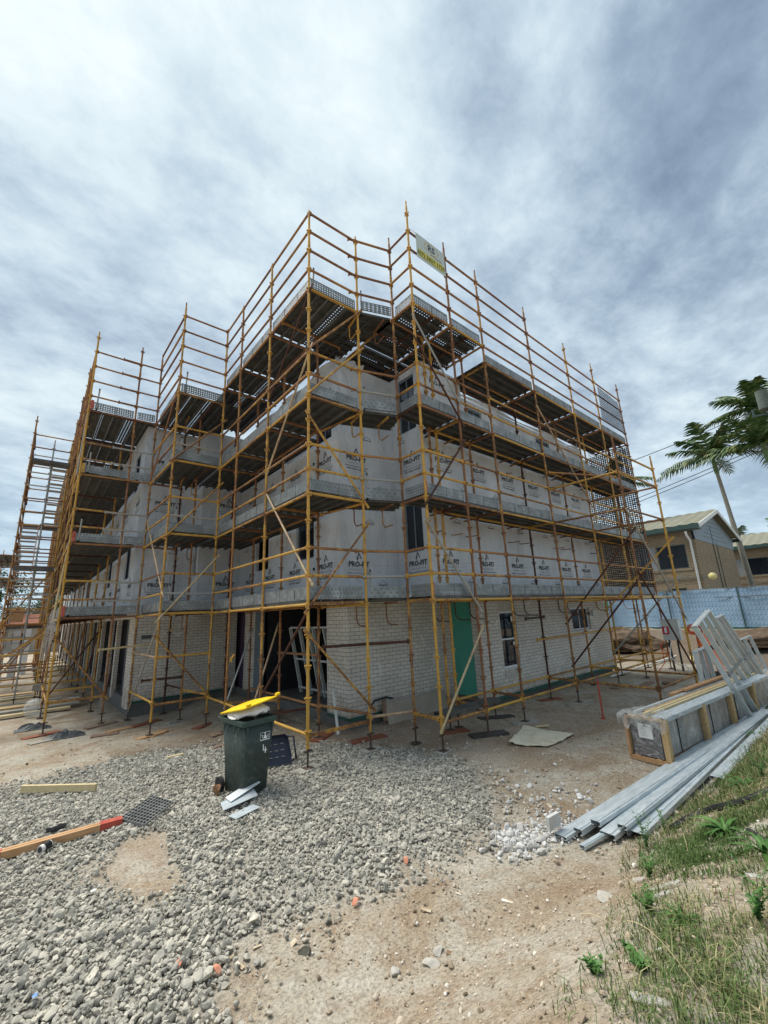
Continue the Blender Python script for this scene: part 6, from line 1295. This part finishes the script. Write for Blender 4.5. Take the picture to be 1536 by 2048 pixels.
# ------------------------------------------------------------------ palms
def palm(x, y, base, top, tx, ty, L_, n, label, tr=.17, seed=1):
    rr = random.Random(seed); t = thing('palm_tree', (x,y,base), label, 'palm tree', 'palm trees beyond the fence')
    pts = [(x+(tx-x)*(k/10)**1.2, y+(ty-y)*(k/10)**1.2, base+(top-base)*k/10) for k in range(11)]; mb = MB(); mb.path(pts[:10], tr, 12, rs=[tr*(1.25-.035*k-.02*k*(k > 5)) for k in range(10)]); mb.build('trunk', 'trunk', t)
    mb = MB(); c0, c1 = Vector(pts[9]), Vector(pts[10]); mb.path([c0, c0.lerp(c1,.4), c1+Vector((0,0,.3))], tr, 12, rs=[tr*.95, tr*1.0, tr*.55]); mb.build('crownshaft', 'crownshaft', t); C = c1+Vector((0,0,.25))
    for i in range(n):
        a = 2*math.pi*i/n+rr.uniform(-.2,.2); up = (.3,.75,1.15,1.6,.5)[i%5]*rr.uniform(.85,1.15); Lf = L_*rr.uniform(.8,1.1); mb = MB(); P_ = []
        d = Vector((math.cos(a), math.sin(a), 0)); m = 16
        for k in range(m+1): s_ = k/m; P_.append(C+d*(Lf*(s_*math.cos(min(1.3,up*.8))+.15*s_*s_))+Vector((0,0,Lf*(math.sin(up*.8)*s_-(.50-.12*up)*s_*s_))))
        mb.path(P_, .02, 5, rs=[.035*(1-.9*k/m) for k in range(m+1)])
        for k in range(1, 26):
            s_ = k/26; i0 = min(m-1, int(s_*m)); p = P_[i0].lerp(P_[i0+1], s_*m-i0); tg = (P_[i0+1]-P_[i0]).normalized(); sd = tg.cross(Vector((0,0,1))).normalized(); ll = Lf*.30*math.sin(math.pi*min(1,.12+.86*s_))**.6*rr.uniform(.75,1.1)
            for q in (-1,1):
                dr = (sd*q*.85+tg*.6+Vector((0,0,-.15-.35*rr.random()))).normalized(); w = tg*.065; e = p+dr*ll*.55; f = p+dr*ll+Vector((0,0,-.18*ll))
                mb.add([p-w,p+w,e+w,e-w,f], [(0,1,2,3),(3,2,4)])
        mb.build('frond', 'frond', t)
    return t
palm(40.6,6.0,1.2,13.0,39.5,6.35,3.6,19,'tall leaning palm in front of the second brick house',.16,4)
palm(37.5,2.1,1.2,12.2,36.6,3.1,3.6,16,'palm at the right edge with its crown just below the pole top',.18,5)
palm(38.5,2.2,1.2,15.3,38.2,3.0,3.4,15,'highest palm crown at the right picture edge',.18,8)
palm(66,10.4,1,8.2,66,10.6,3.6,13,'small distant palm behind the leaning palm trunk',.2,9)
palm(62,5.0,1,8.6,62,5.1,3.4,13,'small distant palm cut by the right picture edge',.2,11)
palm(34.0,11.8,1,11.2,33.6,11.9,2.6,12,'palm whose fronds peep past the netted end of the scaffold',.15,12)
pl = thing('power_pole', (30.5,2.05,1), 'grey power pole top with dark fittings at the right edge', 'power pole'); mb = MB(); mb.tube((30.5,1.45,1),(30.5,1.9,13.2),.2,12,0,.16); mb.build('pole', 'pole', pl)
mb = MB(); mb.tube((30.3,2.05,12.6),(30.3,2.05,13.7),.28,14); mb.build('transformer', 'pole', pl); mb = MB(); mb.beam((30.5,1.3,12.3),(30.4,2.7,12.4),.1,.1); mb.tube((30.4,2.6,12.4),(30.4,2.6,12.8),.06,8); mb.build('crossarm', 'fascia', pl)
for i, (p, q, sag, lb) in enumerate((((30.4,2.6,12.7),(24,20,9.3),.5,'upper power wire crossing the leaning palm crown'),((31,2.0,10.9),(27,28,5.5),.5,'upper one of the paired wires above the house roof'),((31,2.0,10.7),(27,28,5.2),.55,'lower one of the paired wires above the house roof'))):
    p, q = Vector(p), Vector(q); mb = MB(); mb.path([p.lerp(q, k/14)-Vector((0,0,sag*4*(k/14)*(1-k/14))) for k in range(15)], .022, 5); mb.solo('power_wire', 'wire', lb, 'wire', 'power wires')
# ------------------------------------------------------------------ far left: trees, shed, street
def tree(x, y, h, r, label, seed, mat='foliage'):
    rr = random.Random(seed); z = hz(x,y); t = thing('tree', (x,y,z), label, 'tree', 'trees at the far left'); mb = MB(); mb.path([(x,y,z),(x+.2,y,z+h*.3),(x,y+.2,z+h*.7)], .25, 8, rs=[.32,.22,.08])
    for k in range(7): a = rr.uniform(0,6.28); mb.path([(x+.1,y,z+h*.25+.06*h*k),(x+math.cos(a)*r*.7,y+math.sin(a)*r*.7,z+h*.45+.06*h*k)], .08, 6, rs=[.09,.03])
    mb.build('trunk', 'bark_grey', t); mb = MB()
    cl = [(Vector((rr.gauss(0,.45)*r, rr.gauss(0,.45)*r, h*(.38+.55*rr.random()))), r*rr.uniform(.22,.42)) for _ in range(26)]
    for c, cr in cl:
        for _ in range(170):
            d = Vector((rr.gauss(0,1), rr.gauss(0,1), rr.gauss(0,1))).normalized()*cr*rr.random()**.4; p = Vector((x,y,z))+c+d; s_ = .09+.08*rr.random(); u = Vector((rr.gauss(0,1),rr.gauss(0,1),rr.gauss(0,.6))).normalized()*s_; w = u.cross(Vector((rr.gauss(0,1),rr.gauss(0,1),1))).normalized()*s_*.6
            mb.add([p-u,p+w,p+u,p-w], [(0,1,2,3)])
    mb.build('crown', mat, t)
tree(-3.6,62,9,3.5,'tall wispy tree at the left picture edge',1); tree(1.5,72,6,3.6,'round green tree behind the stair tower',2); tree(4.2,66,6.5,3.2,'green tree seen through the long scaffold',3); tree(-1.5,80,5.5,3.5,'low green tree beyond the stairs',4)
sh = thing('shed', (2,58,0), 'low pale building with a red brown roof far behind the stairs', 'building'); z = hz(2,58)
mb = MB(); mb.box(-2.5,6,58,64,z-.3,z+2.6); mb.build('wall', 'ply', sh); mb = MB(); mb.box(-1,0,57.93,57.99,z+.9,z+2.0); mb.box(2.2,3.4,57.93,57.99,z+.9,z+2.0); mb.build('window', 'dark_inside', sh); mb = MB(); mb.prism([(-2.9,57.5),(6.4,57.5),(6.4,64.5),(-2.9,64.5)], z+2.6, z+2.8); mb.add([(-2.9,57.5,z+2.803),(6.4,57.5,z+2.803),(6.4,64.5,z+2.803),(-2.9,64.5,z+2.803),(-1,61,z+4),(4.5,61,z+4)], [(0,1,5,4),(2,3,4,5),(1,2,5),(3,0,4)]); mb.build('roof', 'timber_red', sh)
for i, (x, y, lb) in enumerate(((-.9,31,'pale square post left of the stairs foot'),(-.35,31.4,'pale square post right of the first one'),(.1,33,'pale square post nearest the long scaffold'))):
    mb = MB(); mb.box(x-.16,x+.16,y-.16,y+.16,hz(x,y),hz(x,y)+2.5); mb.solo('post', 'white_frame', lb, 'post', 'pale posts beyond the stair tower')
mb = MB(); mb.box(-.75,-.2,30.7,30.8,2.7,3.5); mb.solo('hoarding_board', 'timber_orange', 'orange plywood panel behind the stair tower', 'panel')
# far tree line and verge at the horizon
for i, (x, y, h, r, lb) in enumerate(((60,30,7,5,'dark tree far behind the scaffold end'),(75,22,6,5,'distant tree beyond the second house'),(80,12,5,5,'distant low tree near the small palms'))): tree(x,y,h,r,lb,20+i)
